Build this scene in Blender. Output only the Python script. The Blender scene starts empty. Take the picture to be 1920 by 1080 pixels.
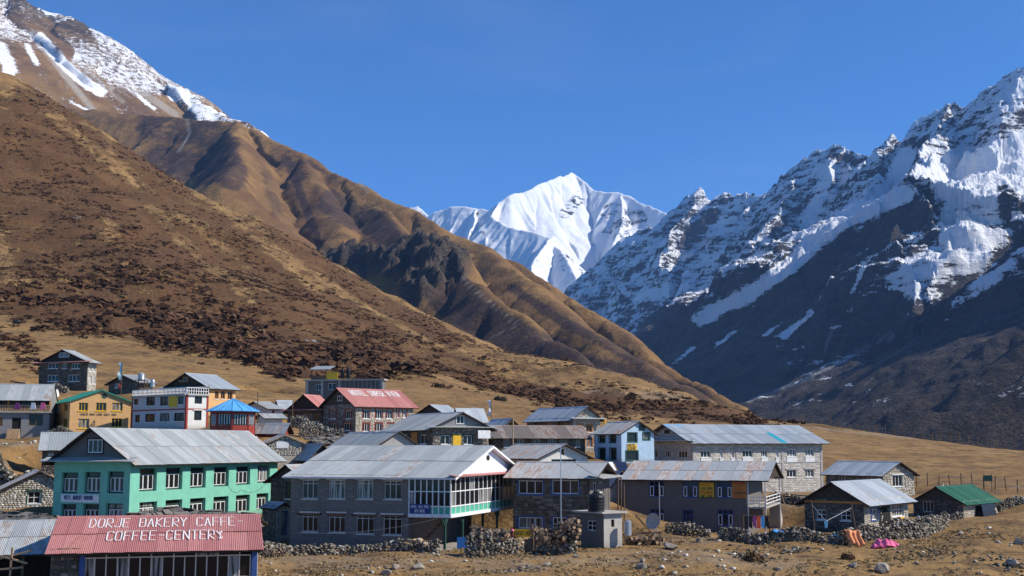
import bpy, bmesh, math, random
import numpy as np
from mathutils import Vector, Matrix
R = math.radians
SC = bpy.context.scene
COL = SC.collection
# ---------------------------------------------------------------- camera, sky, sun, exposure
F = 2300.0                                    # focal length in photograph pixels (1920 wide)
TH = math.atan(295 / F)                       # the camera looks up by 7.3 degrees
cam = bpy.data.cameras.new('camera'); cam.sensor_width = 36; cam.lens = 36 * F / 1920
cam.clip_start = .5; cam.clip_end = 40000
co = bpy.data.objects.new('camera', cam); COL.objects.link(co)
co.location = (0, 0, 0); co.rotation_euler = (R(90) + TH, 0, 0); SC.camera = co
SUN_AZ, SUN_EL = R(95), R(38)                 # azimuth clockwise from the view direction
w = bpy.data.worlds.new('World'); SC.world = w; w.use_nodes = True
wn = w.node_tree; wn.nodes.clear()
sky = wn.nodes.new('ShaderNodeTexSky'); sky.sky_type = 'NISHITA'; sky.sun_disc = False
sky.sun_elevation = SUN_EL; sky.sun_rotation = SUN_AZ
sky.altitude = 3900; sky.air_density = 1.0; sky.dust_density = 0; sky.ozone_density = 10
bg = wn.nodes.new('ShaderNodeBackground'); bg.inputs[1].default_value = .121
wo = wn.nodes.new('ShaderNodeOutputWorld')
tn = wn.nodes.new('ShaderNodeMix'); tn.data_type = 'RGBA'; tn.blend_type = 'MULTIPLY'; tn.inputs[0].default_value = 1
tn.inputs[7].default_value = (.66, 1.03, 1.14, 1)   # the deep high altitude blue of the photograph
wn.links.new(sky.outputs[0], tn.inputs[6])
tc = wn.nodes.new('ShaderNodeTexCoord'); mpw = wn.nodes.new('ShaderNodeMapping'); mpw.inputs['Rotation'].default_value = (0, .5, .3); mpw.inputs['Scale'].default_value = (2.2, 2.2, 9)
nz_ = wn.nodes.new('ShaderNodeTexNoise'); nz_.inputs['Scale'].default_value = 1.6; nz_.inputs['Detail'].default_value = 6; nz_.inputs['Distortion'].default_value = .6
mr = wn.nodes.new('ShaderNodeMapRange'); mr.inputs[1].default_value = .48; mr.inputs[2].default_value = .8; mr.inputs[3].default_value = 0; mr.inputs[4].default_value = .055
wp = wn.nodes.new('ShaderNodeMix'); wp.data_type = 'RGBA'; wp.inputs[7].default_value = (5.2, 5.6, 6.2, 1)      # very thin high cirrus
wn.links.new(tc.outputs['Generated'], mpw.inputs[0]); wn.links.new(mpw.outputs[0], nz_.inputs['Vector']); wn.links.new(nz_.outputs[0], mr.inputs[0]); wn.links.new(mr.outputs[0], wp.inputs[0])
wn.links.new(tn.outputs[2], wp.inputs[6]); wn.links.new(wp.outputs[2], bg.inputs[0]); wn.links.new(bg.outputs[0], wo.inputs[0])
sl = bpy.data.lights.new('sun', 'SUN'); sl.energy = 5.0; sl.angle = R(.53); sl.color = (1, .945, .85)
so = bpy.data.objects.new('sun', sl); COL.objects.link(so)
sdir = Vector((math.sin(SUN_AZ) * math.cos(SUN_EL), math.cos(SUN_AZ) * math.cos(SUN_EL), math.sin(SUN_EL)))
so.rotation_euler = (-sdir).to_track_quat('-Z', 'Y').to_euler(); so.location = sdir * 100
SC.view_settings.view_transform = 'Standard'; SC.view_settings.look = 'None'
SC.view_settings.exposure = .42; SC.view_settings.gamma = 1; SC.view_settings.use_curve_mapping = False
SC.cycles.use_denoising = True; SC.cycles.max_bounces = 5; SC.cycles.diffuse_bounces = 2
SC.cycles.volume_bounces = 0; SC.cycles.transparent_max_bounces = 6

# ---------------------------------------------------------------- measuring helpers
ct, st = math.cos(TH), math.sin(TH)
def ray(px, py):
    u = (px - 960) / F; v = (540 - py) / F
    return u / (ct - v * st), (st + v * ct) / (ct - v * st)
def P(px, py, Y):
    a, b = ray(px, py); return Vector((a * Y, Y, b * Y))
def proj(X, Y, Z):
    d = Y * ct + Z * st; return 960 + F * X / d, 540 - F * (Z * ct - Y * st) / d
# ---------------------------------------------------------------- noise on arrays
_rs = np.random.RandomState(7); _perm = np.concatenate([_rs.permutation(256)] * 2)
_ang = _rs.rand(256) * 2 * np.pi; _gx, _gy = np.cos(_ang), np.sin(_ang)
def gn(x, y, seed=0):
    x = np.asarray(x, float) + seed * 17.31; y = np.asarray(y, float) + seed * 9.17
    xi = np.floor(x).astype(int); yi = np.floor(y).astype(int); fx = x - xi; fy = y - yi
    u = fx * fx * fx * (fx * (fx * 6 - 15) + 10); v = fy * fy * fy * (fy * (fy * 6 - 15) + 10)
    def g(i, j):
        h = _perm[_perm[(xi + i) & 255] + ((yi + j) & 255)]
        return _gx[h] * (fx - i) + _gy[h] * (fy - j)
    a = g(0, 0) * (1 - u) + g(1, 0) * u; b = g(0, 1) * (1 - u) + g(1, 1) * u
    return (a * (1 - v) + b * v) * 1.5
def fbm(x, y, o=4, seed=0, g=.5):
    s = 0; a = 1
    for i in range(o):
        s = s + a * gn(x * 2**i, y * 2**i, seed + i); a *= g
    return s
def ridged(x, y, o=4, seed=0, g=.5):
    s = 0; a = 1
    for i in range(o):
        s = s + a * (1 - 2 * np.abs(gn(x * 2**i, y * 2**i, seed + i))); a *= g
    return s
def sstep(a, b, x): t = np.clip((x - a) / (b - a), 0, 1); return t * t * (3 - 2 * t)
# ---------------------------------------------------------------- scene helpers
def setp(o, label=None, cat=None, group=None, kind=None):
    if label: o['label'] = label
    if cat: o['category'] = cat
    if group: o['group'] = group
    if kind: o['kind'] = kind
    elif cat and not o.get('kind'): o['kind'] = 'thing'
    return o
def link(name, me, parent=None, mat=None):
    if mat is not None and not me.materials: me.materials.append(mat)
    o = bpy.data.objects.new(name, me); COL.objects.link(o)
    if parent is not None: o.parent = parent
    return o
def grid_mesh(name, X, Y, Z, smooth=True, attrs=None):
    n, m = X.shape; v = np.stack([X, Y, Z], -1).reshape(-1, 3).astype(np.float32)
    i = np.arange(n * m).reshape(n, m)
    q = np.stack([i[:-1, :-1], i[:-1, 1:], i[1:, 1:], i[1:, :-1]], -1).reshape(-1, 4)
    me = bpy.data.meshes.new(name); me.vertices.add(len(v)); me.vertices.foreach_set('co', v.ravel())
    me.loops.add(q.size); me.loops.foreach_set('vertex_index', q.ravel().astype(np.int32))
    me.polygons.add(len(q)); me.polygons.foreach_set('loop_start', np.arange(0, q.size, 4, dtype=np.int32))
    me.update(calc_edges=True)
    me.polygons.foreach_set('use_smooth', np.full(len(q), smooth))
    for k, a in (attrs or {}).items():
        at = me.attributes.new(k, 'FLOAT', 'POINT'); at.data.foreach_set('value', a.astype(np.float32).ravel())
    return me
# ---------------------------------------------------------------- node helper
class NT:
    def __init__(s, name):
        s.m = bpy.data.materials.new(name); s.m.use_nodes = True; s.t = s.m.node_tree; s.t.nodes.clear()
        s.out = s.n('OutputMaterial'); s.b = s.n('BsdfPrincipled'); s.l(s.b.outputs[0], s.out.inputs[0])
        s.b.inputs['Roughness'].default_value = .9; s.b.inputs['Specular IOR Level'].default_value = .2
    def n(s, t, **k):
        x = s.t.nodes.new('ShaderNode' + t)
        for a, b in k.items(): setattr(x, a, b)
        return x
    def l(s, a, b): s.t.links.new(a, b)
    def put(s, sock, v):
        if hasattr(v, 'is_output'): s.l(v, sock)
        elif isinstance(v, (tuple, list)): sock.default_value = tuple(v) + ((1,) if len(v) == 3 and len(sock.default_value) == 4 else ())
        else: sock.default_value = v
    def math(s, op, a, b=0., c=None, clamp=False):
        x = s.n('Math', operation=op, use_clamp=clamp); s.put(x.inputs[0], a); s.put(x.inputs[1], b)
        if c is not None: s.put(x.inputs[2], c)
        return x.outputs[0]
    def mix(s, f, a, b, mode='MIX'):
        x = s.n('Mix', data_type='RGBA', blend_type=mode); s.put(x.inputs[0], f); s.put(x.inputs[6], a); s.put(x.inputs[7], b)
        return x.outputs[2]
    def step(s, v, a, b):
        x = s.n('MapRange', interpolation_type='SMOOTHSTEP'); s.put(x.inputs[0], v)
        x.inputs[1].default_value = a; x.inputs[2].default_value = b; return x.outputs[0]
    def pos(s): return s.n('NewGeometry').outputs['Position']
    def obj(s): return s.n('TexCoord').outputs['Object']
    def scale(s, v, sc):
        x = s.n('Mapping'); s.l(v, x.inputs[0]); x.inputs['Scale'].default_value = sc if isinstance(sc, (tuple, list)) else (sc,) * 3; return x.outputs[0]
    def noise(s, v, sc, det=4, rough=.6, dist=0):
        x = s.n('TexNoise'); s.l(v, x.inputs['Vector']); x.inputs['Scale'].default_value = sc
        x.inputs['Detail'].default_value = det; x.inputs['Roughness'].default_value = rough; x.inputs['Distortion'].default_value = dist
        return x.outputs[0]
    def voro(s, v, sc, feat='F1', rnd=1):
        x = s.n('TexVoronoi', feature=feat); s.l(v, x.inputs['Vector']); x.inputs['Scale'].default_value = sc; x.inputs['Randomness'].default_value = rnd; return x
    def attr(s, a): return s.n('Attribute', attribute_name=a).outputs['Fac']
    def bump(s, h, dist, strength=1.):
        x = s.n('Bump'); s.l(h, x.inputs['Height']); x.inputs['Distance'].default_value = dist; x.inputs['Strength'].default_value = strength
        s.l(x.outputs[0], s.b.inputs['Normal'])
    def col(s, c): s.put(s.b.inputs['Base Color'], c)
    def rough(s, r): s.put(s.b.inputs['Roughness'], r)
def near_ground_mat():
    t = NT('dry_grass'); p = t.pos()
    n1 = t.noise(p, .045, 6, .6); n2 = t.noise(p, .5, 6, .65); n3 = t.noise(p, 3.2, 4, .7)
    grass = t.mix(t.step(n1, .35, .65), (.315, .188, .070), (.22, .122, .042))
    grass = t.mix(t.math('MULTIPLY', t.step(n2, .46, .70), .8), grass, (.098, .058, .028)); nb = t.noise(t.scale(p, (1, .5, 1)), .13, 6, .7); grass = t.mix(t.math('MULTIPLY', t.step(nb, .54, .68), .6), grass, (.075, .05, .03)); grass = t.mix(t.math('MULTIPLY', t.step(nb, .42, .30), .5), grass, (.30, .21, .105))
    grass = t.mix(t.math('MULTIPLY', t.step(n3, .5, .75), .45), grass, (.30, .215, .115))
    st = t.n('SeparateXYZ'); t.l(p, st.inputs[0])
    worn = t.attr('worn'); grass = t.mix(t.math('MULTIPLY', worn, t.step(n2, .3, .6)), grass, (.255, .185, .115))
    # trodden stock tracks and stony dark patches
    v = t.voro(p, 1.1); peb = t.step(v.outputs['Distance'], .2, .1)
    grass = t.mix(t.math('MULTIPLY', peb, t.math('MULTIPLY', t.step(n1, .5, .6), .6)), grass, (.36, .30, .22)); lw = t.noise(t.scale(p, (1, 2.2, 1)), .26, 7, .72); grass = t.mix(t.math('MULTIPLY', t.step(lw, .50, .64), .75), grass, (.088, .052, .026)); grass = t.mix(t.math('MULTIPLY', t.step(lw, .40, .30), .6), grass, (.36, .27, .14))
    mp = t.n('Mapping'); t.l(p, mp.inputs[0]); mp.inputs['Rotation'].default_value = (0, 0, .5); mp.inputs['Scale'].default_value = (1, .45, 1)
    shr = t.attr('shrub'); fine = t.noise(mp.outputs[0], .11, 7, .8); vf = t.noise(p, .9, 5, .8); mid = t.noise(mp.outputs[0], .022, 4, .6)
    x = t.math('ADD', shr, t.math('MULTIPLY', t.math('SUBTRACT', fine, .5), 2.6)); x = t.math('ADD', x, t.math('MULTIPLY', t.math('SUBTRACT', vf, .5), 1.9))
    x = t.math('ADD', x, t.math('MULTIPLY', t.math('SUBTRACT', mid, .5), 1.2))
    m = t.step(x, .34, .66)
    hv = t.noise(p, .035, 5, .7); c = t.mix(t.step(vf, .32, .68), (.055, .026, .011), (.135, .068, .026)); c = t.mix(t.math('MULTIPLY', t.step(hv, .48, .66), .4), c, (.19, .105, .040))
    t.col(t.mix(t.math('MULTIPLY', m, t.step(shr, .0, .08)), grass, c))
    h = t.math('ADD', t.math('MULTIPLY', n3, .3), t.math('MULTIPLY', m, .8)); h = t.math('ADD', h, t.math('MULTIPLY', n2, .6))
    t.bump(h, .5, .9); return t.m
def far_hill_mat():
    t = NT('hill_grass'); p = t.pos()
    shr = t.attr('shrub'); rock = t.attr('rock')
    n1 = t.noise(p, .006, 7, .62); n2 = t.noise(p, .05, 6, .7); n3 = t.noise(p, .25, 4, .7)
    c = t.mix(t.step(n1, .38, .62), (.25, .142, .048), (.14, .075, .030))
    c = t.mix(t.math('MULTIPLY', t.step(n2, .45, .7), .6), c, (.085, .052, .032))
    x = t.math('ADD', shr, t.math('MULTIPLY', t.math('SUBTRACT', n2, .5), 1.3)); x = t.math('ADD', x, t.math('MULTIPLY', t.math('SUBTRACT', n1, .5), 1.0))
    c = t.mix(t.math('MULTIPLY', t.step(x, .3, .8), .92), c, (.058, .036, .026))
    g = t.n('NewGeometry'); s2 = t.n('SeparateXYZ'); t.l(g.outputs['True Normal'], s2.inputs[0])
    rk = t.math('MULTIPLY', rock, t.step(t.math('ADD', s2.outputs[2], t.math('MULTIPLY', t.math('SUBTRACT', n2, .5), .5)), .95, .7))
    rc = t.mix(t.step(n3, .35, .72), (.034, .026, .020), (.095, .076, .060)); c = t.mix(rk, c, rc)
    # eroded pale gullies and cattle tracks
    c = t.mix(t.attr('scree'), c, (.34, .30, .25))
    sn = t.attr('snow'); c = t.mix(t.step(t.math('ADD', sn, t.math('MULTIPLY', t.math('ADD', t.math('MULTIPLY', t.math('SUBTRACT', n3, .5), .9), t.math('MULTIPLY', t.math('SUBTRACT', n2, .5), 1.0)), 2.4)), .44, .56), c, (.76, .77, .79))
    t.col(c); t.bump(t.math('ADD', n2, t.math('MULTIPLY', n3, .35)), 9, .6); return t.m
def mountain_mat(name, scl, thr, k, n4k=2.6):
    t = NT(name); p = t.pos()
    g = t.n('NewGeometry'); s = t.n('SeparateXYZ'); t.l(g.outputs['Normal'], s.inputs[0])
    ps = t.scale(p, (scl, scl, scl * 2.2))
    n1 = t.noise(ps, 1.0, 8, .68); n2 = t.noise(ps, 5.0, 6, .72); n3 = t.noise(ps, 26., 4, .7)
    sn = t.attr('snow')
    mp = t.n('Mapping'); t.l(p, mp.inputs[0]); mp.inputs['Rotation'].default_value = (.25, -.72, 0); mp.inputs['Scale'].default_value = (scl * .35, scl * .8, scl * 3.2)
    n4 = t.noise(mp.outputs[0], 1.6, 7, .72)
    x = t.math('ADD', sn, t.math('MULTIPLY', s.outputs[2], k))
    x = t.math('ADD', x, t.math('MULTIPLY', t.math('SUBTRACT', n1, .5), .9))
    x = t.math('ADD', x, t.math('MULTIPLY', t.math('SUBTRACT', n4, .5), n4k))
    x = t.math('ADD', x, t.math('MULTIPLY', t.math('SUBTRACT', n2, .5), 1.5))
    x = t.math('ADD', x, t.math('MULTIPLY', t.math('SUBTRACT', n3, .5), .9))
    m = t.step(x, thr - .06, thr + .06)
    rock = t.mix(t.step(n2, .38, .7), (.028, .027, .030), (.115, .098, .085))
    rock = t.mix(t.step(n1, .4, .68), rock, (.125, .095, .07))
    veg = t.attr('veg'); rock = t.mix(t.math('MULTIPLY', veg, .95), rock, t.mix(t.step(n3, .35, .65), (.032, .027, .021), (.10, .075, .052)))
    rock = t.mix(t.attr('scree'), rock, (.36, .35, .34))
    t.col(t.mix(m, rock, (.76, .77, .79))); t.rough(.85)
    h = t.math('ADD', n2, t.math('MULTIPLY', n3, .3)); t.bump(t.math('MULTIPLY', h, t.math('SUBTRACT', 1.15, m)), 60, .9)
    return t.m
# ================================================================ THE SETTING: land
# near ground: village shelf, meadow and the first hillside.  Control points: (px, py, distance)
GC = [(-250,1150,60),(0,1118,62),(300,1112,64),(480,1078,72),(700,1072,76),(960,1082,74),(1200,1084,75),(1400,1086,76),(1650,1088,78),(1920,1086,80),(2200,1080,85),
 (560,1035,90),(780,1036,88),(870,1034,90),(1050,1030,92),(1150,1022,93),(1250,1008,103),(1400,1003,108),(1500,1000,104),(1620,999,100),(1700,985,104),(1805,967,115),(1920,960,112),(2100,960,112),
 (1300,1045,86),(1500,1040,88),(1750,1038,88),(1920,1030,88),
 (0,1010,85),(100,1000,88),(245,986,101),(520,955,118),(0,972,103),(60,970,105),(30,893,119),(0,838,134),(90,832,140),(30,826,148),(140,814,150),(245,808,150),(350,803,146),(440,806,138),(540,806,150),
 (120,731,195),(250,740,185),(20,725,185),(300,765,165),(500,770,180),(640,772,185),(730,765,190),(660,812,162),(780,808,162),(600,830,140),(820,846,130),(900,846,135),(930,860,120),(1010,870,120),
 (1080,846,162),(1000,820,165),(1165,866,140),(1230,870,140),(1110,850,150),(1290,895,148),(1540,922,160),(1400,935,135),(1500,945,125),(1655,928,140),(1720,918,142),
 (1570,890,175),(1700,872,190),(1850,885,170),(1920,900,160),(2200,900,160),
 (880,775,215),(700,742,230),(1000,768,240),(1200,792,260),(1330,795,330),(1430,791,410),(1000,742,320),(840,705,340),(600,705,265),(400,692,250),(250,690,235),(20,690,215),(-300,690,200),
 (1500,801,320),(1600,812,295),(1700,822,270),(1800,833,250),(1920,845,230),(2200,865,210),
 (0,600,330),(200,600,340),(450,600,400),(-400,600,300),(0,450,450),(300,500,460),(0,300,600),(-400,300,520),(620,580,520),(800,660,460),(1000,722,430),(1200,766,390),
 (-500,-60,800),(-150,60,820),(0,140,820),(70,178,815),(150,222,810),(300,318,800),(390,378,790),(500,430,780),(620,487,760),(740,560,740),(850,622,710),(1000,688,660),(1100,722,610),(1200,744,560),(1320,768,490),(1400,782,440)]
_E = lambda px, py: ray(px, py)
_ctl = [(ray(a, b)[0], math.log(Y), ray(a, b)[1]) for a, b, Y in GC]
for px, py, Y in GC[-16:]:
    u, e = ray(px, py); _ctl += [(u, math.log(Y * 1.5), e * .62 - .02), (u, math.log(Y * 2.4), -.08)]
for px, py, Y in ((1500,801,320),(1700,822,270),(1920,845,230),(2200,865,210)):
    u, e = ray(px, py); _ctl += [(u, math.log(Y * 1.5), -.06), (u, math.log(Y * 3), -.10)]
for u in (-1, -.5, 0, .5, 1):
    _ctl += [(u, math.log(3.), -.75), (u, math.log(12.), -.55), (u, math.log(30.), -.262)]
    if abs(u) < 1: _ctl.append((u, math.log(50.), -.165))
_ctl += [(1, math.log(110.), -.06), (1, math.log(300.), -.02), (1, math.log(1500.), -.1), (-1, math.log(110.), -.05), (-1, math.log(300.), .18), (-1, math.log(1500.), .2)]
_C = np.array(_ctl); _S = np.array([1.35, 1.0])
def _K(a, b):
    d2 = ((a[:, None, :] - b[None]) ** 2).sum(-1); return .5 * d2 * np.log(d2 + 1e-9)
_A = _C[:, :2] * _S; _n = len(_A); _M = np.zeros((_n + 3, _n + 3)); _M[:_n, :_n] = _K(_A, _A) + np.eye(_n) * 2e-4
_M[:_n, _n] = 1; _M[:_n, _n + 1:] = _A; _M[_n, :_n] = 1; _M[_n + 1:, :_n] = _A.T
_W = np.linalg.solve(_M, np.concatenate([_C[:, 2], [0, 0, 0]]))
PADS = [(-31.08,101.00,0.3256,0.9455,23.75,7.51,-6.51),(-4.60,93.00,0.3173,0.9483,16.25,13.41,-7.83),(6.28,100.00,0.3256,0.9455,6.34,6.55,-7.50),(22.96,112.00,0.3256,0.9455,10.82,13.28,-7.97),(6.70,91.00,0.7880,0.6157,1.81,2.54,-7.32),(2.68,122.00,0.8480,0.5299,5.86,8.74,-3.17),(-2.02,142.00,0.9511,0.3090,11.17,5.20,-0.79),(-8.43,131.00,0.8660,0.5000,6.79,11.51,-0.84),(-9.16,168.00,0.5000,0.8660,3.79,4.48,2.09),(-6.38,157.00,0.8829,0.4695,3.19,2.22,1.55),(-1.43,150.00,0.8660,0.5000,2.85,4.18,0.32),(8.38,170.00,0.8660,0.5000,4.52,12.39,-1.09),(12.48,141.00,0.8480,0.5299,4.72,5.19,-1.93),(22.23,152.00,0.8829,0.4695,20.74,10.71,-5.89),(41.84,140.00,0.8480,0.5299,5.17,8.65,-5.90),(28.54,101.00,0.6157,0.7880,9.76,5.15,-6.89),(41.30,114.00,0.6691,0.7431,8.14,4.73,-6.44),(-22.86,62.00,0.9703,0.2419,10.06,9.20,-7.47),(-29.00,66.00,0.9703,0.2419,4.87,8.00,-7.70),(-46.53,112.00,0.9135,0.4067,7.29,6.50,-6.23),(-47.81,126.00,0.9511,0.3090,5.67,6.00,-2.96),(-65.21,152.00,0.9703,0.2419,7.70,7.50,0.72),(-54.89,153.00,0.8660,0.5000,7.41,12.66,1.44),(-67.44,195.00,0.3746,0.9272,2.04,9.85,8.64),(-38.61,146.00,0.6691,0.7431,3.05,12.01,2.00),(-39.92,162.00,0.5000,0.8660,5.07,8.04,3.96),(-53.33,176.00,0.6428,0.7660,2.21,7.96,7.49),(-35.61,180.00,0.7431,0.6691,2.06,7.22,3.47),(-43.12,215.00,0.6428,0.7660,1.18,3.10,6.37),(-35.62,190.00,0.8829,0.4695,1.79,2.46,4.07),(-30.04,150.00,0.7660,0.6428,2.42,1.74,2.25),(-25.89,168.00,0.3746,0.9272,3.44,5.50,2.09),(-25.27,137.00,0.3420,0.9397,0.93,3.89,1.00),(-24.84,126.00,0.9397,0.3420,3.38,3.19,-0.81),(-19.96,190.00,0.2079,0.9781,1.34,12.68,5.47),(-20.56,162.00,0.7431,0.6691,9.51,7.70,1.53),(-13.13,118.00,0.8660,0.5000,4.85,11.63,-1.86),(-20.14,124.00,0.8660,0.5000,2.22,8.84,-2.64),(-18.77,112.00,0.3420,0.9397,2.96,3.42,-7.36),(-19.51,103.00,0.7660,0.6428,1.35,2.35,-7.77),(9.59,120.00,0.8660,0.5000,1.89,1.65,-5.36)]
def gz(X, Y):
    X = np.atleast_1d(np.asarray(X, float)); Y = np.atleast_1d(np.asarray(Y, float)); sh = X.shape
    X = X.ravel(); Y = np.maximum(Y.ravel(), 2.5); q = np.stack([X / Y, np.log(Y)], -1) * _S
    e = np.concatenate([_K(c, _A) @ _W[:_n] for c in np.array_split(q, max(1, len(q) // 20000))]) + _W[_n] + q @ _W[_n + 1:]
    z = e * Y
    z += fbm(X * .08, Y * .08, 3, 3) * .28 * sstep(40, 60, Y) + fbm(X * .5, Y * .5, 3, 5) * .07
    hill = sstep(230, 420, Y)
    z += hill * (fbm(X * .012, Y * .012, 4, 11) * 4.5 + fbm(X * .05, Y * .03, 3, 21) * 1.3)
    fg = (1 - sstep(95, 125, Y)) * sstep(40, 60, Y); z += fg * (fbm(X * .13 + 5, Y * .13, 2, 8) * .45)
    for (cx, cy, ax, ay, Lx, Ly, zb) in PADS:      # each house stands on its own levelled pad
        px_ = (X - cx) * ax + (Y - cy) * ay; py_ = -(X - cx) * ay + (Y - cy) * ax
        d = np.hypot(np.maximum(0, np.abs(px_ - Lx / 2) - Lx / 2), np.maximum(0, np.abs(py_ - Ly / 2) - Ly / 2))
        w_ = 1 - sstep(.8, 5.0, d); z = z * (1 - w_) + (zb - .12) * w_
    return z.reshape(sh)
def G(x, y): return float(gz([x], [y])[0])
def strokes(px, py, ss):                       # soft world-fixed cover bands drawn along lines on the land
    m = np.zeros_like(px)
    for pts, wd, s in ss:
        d = np.full(px.shape, 1e9)
        for (x0, y0), (x1, y1) in zip(pts[:-1], pts[1:]):
            L = (x1 - x0) ** 2 + (y1 - y0) ** 2; t = np.clip(((px - x0) * (x1 - x0) + (py - y0) * (y1 - y0)) / L, 0, 1)
            d = np.minimum(d, np.hypot(px - x0 - t * (x1 - x0), py - y0 - t * (y1 - y0)))
        m = np.maximum(m, s * (1 - sstep(wd * .5, wd * 1.3, d))) if s > 0 else np.minimum(m, m + s * (1 - sstep(wd * .5, wd * 1.3, d)))
    return m
NEAR_SHRUB = [(((60,210),(200,350),(330,470),(450,580),(560,640),(700,655)),58,.62),(((230,280),(360,390),(470,470),(560,560),(700,640)),24,.5),
 (((0,330),(120,470),(220,520),(330,590)),75,.42),(((330,600),(430,650),(520,668),(640,690)),26,.55),(((0,560),(160,580),(330,620)),30,.42),
 (((540,600),(640,632),(760,665),(860,700),(960,722),(1080,745),(1200,758),(1330,765),(1430,790)),9,1.0),(((880,712),(1000,742),(1100,760),(1250,775),(1420,790)),8,.95),
 (((620,560),(760,640),(900,700)),20,.38),(((760,690),(800,700)),8,.7),(((0,230),(60,300),(150,400)),60,.5),(((520,440),(700,560),(850,640)),18,.45)]
NEAR_BARE = [(((100,215),(230,330),(330,440),(470,560)),13,-.45),(((0,620),(150,650),(300,690),(500,715)),26,-.3)]
def near_shrub(X, Y, Z):
    px, py = proj(X, Y, Z); m = .30 * sstep(240, 330, Y) + strokes(px, py, NEAR_SHRUB)
    m = m + strokes(px, py, NEAR_BARE); m += .12 * fbm(X * .02, Y * .012, 3, 31)
    return np.clip(m, 0, 1.1) * sstep(205, 260, Y)
uu = np.linspace(-.95, .95, 560); tt = np.concatenate([np.linspace(math.log(3.), math.log(55.), 50)[:-1], np.linspace(math.log(55.), math.log(2000.), 620)])
U, T = np.meshgrid(uu, tt); GY = np.exp(T); GX = U * GY; GZ = gz(GX, GY)
worn = np.clip(strokes(*proj(GX, GY, GZ), [(((500,1050),(900,1060),(1300,1040),(1500,1060)),14,.8),(((870,1020),(900,1030)),10,1.),(((1200,1012),(1380,1015)),8,.7),(((560,1075),(900,1030)),8,.8),
   (((0,832),(100,836)),5,1.),(((1350,960),(1500,940)),14,.8),(((1100,735),(1280,745)),7,1.0),(((1440,793),(1560,806),(1720,823)),2.5,1.2)]), 0, 1)
me = grid_mesh('ground', GX, GY, GZ, True, {'shrub': near_shrub(GX, GY, GZ), 'worn': worn})
setp(link('ground', me, None, near_ground_mat()), 'dry golden grass ground of the village shelf and first hillside', kind='structure')

def ridgefield(ridges, xr, yr, nx, ny, base, warp=None):
    x = np.linspace(*xr, nx); y = np.linspace(*yr, ny); X, Y = np.meshgrid(x, y)
    Wx, Wy = (X, Y) if warp is None else warp(X, Y)
    Z = base(X, Y) if callable(base) else np.full(X.shape, float(base)); D = np.full(X.shape, 1e9); S = np.zeros(X.shape); ID = np.full(X.shape, -1)
    for i, r in enumerate(ridges):
        p = [P(*q) if q[0] is not None else Vector(q[1:]) for q in r['p']]; k = r.get('k', .8); ro = r.get('r', 0.); kr = r.get('kr', k); s0 = 0; f = r.get('f', 0); fa = r.get('fa', 0)
        bz = np.full(X.shape, -1e9); bd = np.zeros(X.shape); bs = np.zeros(X.shape); side = np.zeros(X.shape); dm = np.full(X.shape, 1e9)
        for a, b in zip(p[:-1], p[1:]):
            dx, dy = b.x - a.x, b.y - a.y; L = math.hypot(dx, dy) + 1e-6
            t = np.clip(((Wx - a.x) * dx + (Wy - a.y) * dy) / (L * L), 0, 1)
            d = np.hypot(Wx - a.x - t * dx, Wy - a.y - t * dy); sd = (Wx - a.x) * dy - (Wy - a.y) * dx
            h = a.z + (b.z - a.z) * t; s = s0 + t * L; s0 += L
            kk = np.where(sd > 0, kr, k)
            dm = r.get('dm', 1e9); z = h - kk * (np.sqrt(np.minimum(d, dm) ** 2 + ro * ro) - ro) - 2.0 * np.maximum(0, d - dm)
            m = z > bz; bz = np.where(m, z, bz); bd = np.where(m, d, bd); bs = np.where(m, s, bs)
        if f:                                      # gullies and ribs run down from the crest
            g_ = 1 - 2 * np.abs(gn(bs * f, bd * f * .16, 40 + i)) + .6 * (1 - 2 * np.abs(gn(bs * f * 2.6, bd * f * .4, 50 + i)))
            bz = bz + (g_ - 1.2) * fa * np.minimum(bd, r.get('fd', 400)) 
        m = bz > Z; Z = np.where(m, bz, Z); D = np.where(m, bd, D); S = np.where(m, bs, S); ID = np.where(m, i, ID)
    return X, Y, Z, D, S, ID
# ---- second hill
H2 = [dict(p=[(-60,190,3100),(100,200,3000),(285,218,2900),(350,222,2850),(450,229,2750),(560,285,2600),(640,330,2450),(760,388,2250),(900,460,2050),(1050,538,1850),(1120,590,1750),(1200,652,1600),(1295,712,1450),(1375,757,1290),(1420,800,1170)],k=1.0,kr=.62,r=12,f=.007,fa=.045,fd=400),
 dict(p=[(450,229,2750),(445,300,2300),(430,330,2000)],k=.8,r=15,f=.01,fa=.1),
 dict(p=[(560,285,2600),(610,380,2230),(640,440,1990)],k=.66,r=20,f=.012,fa=.05,fd=150),
 dict(p=[(705,385,2250),(780,455,1800),(850,500,1600),(930,560,1420),(1010,620,1250),(1130,690,1050),(1240,742,900),(1330,775,800),(1440,800,700)],k=.95,kr=.5,r=8,f=.012,fa=.12,fd=200),
 dict(p=[(805,453,1780),(770,464,1830),(735,461,1880),(700,471,1920),(640,474,1990),(600,482,2050)],k=2.1,kr=.5,r=1,f=.02,fa=.5,fd=120),
 dict(p=[(900,460,2050),(985,528,1700),(1070,590,1480),(1200,680,1220),(1290,730,1050)],k=.75,kr=.5,r=15,f=.01,fa=.08)]
def wz(s, a): return lambda X, Y: (X + fbm(X * s, Y * s, 4, 61) * a, Y + fbm(X * s, Y * s, 4, 71) * a)
X, Y, Z, D, S, ID = ridgefield(H2, (-2400, 700), (520, 3300), 620, 640, -260, wz(.006, 14))
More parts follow.
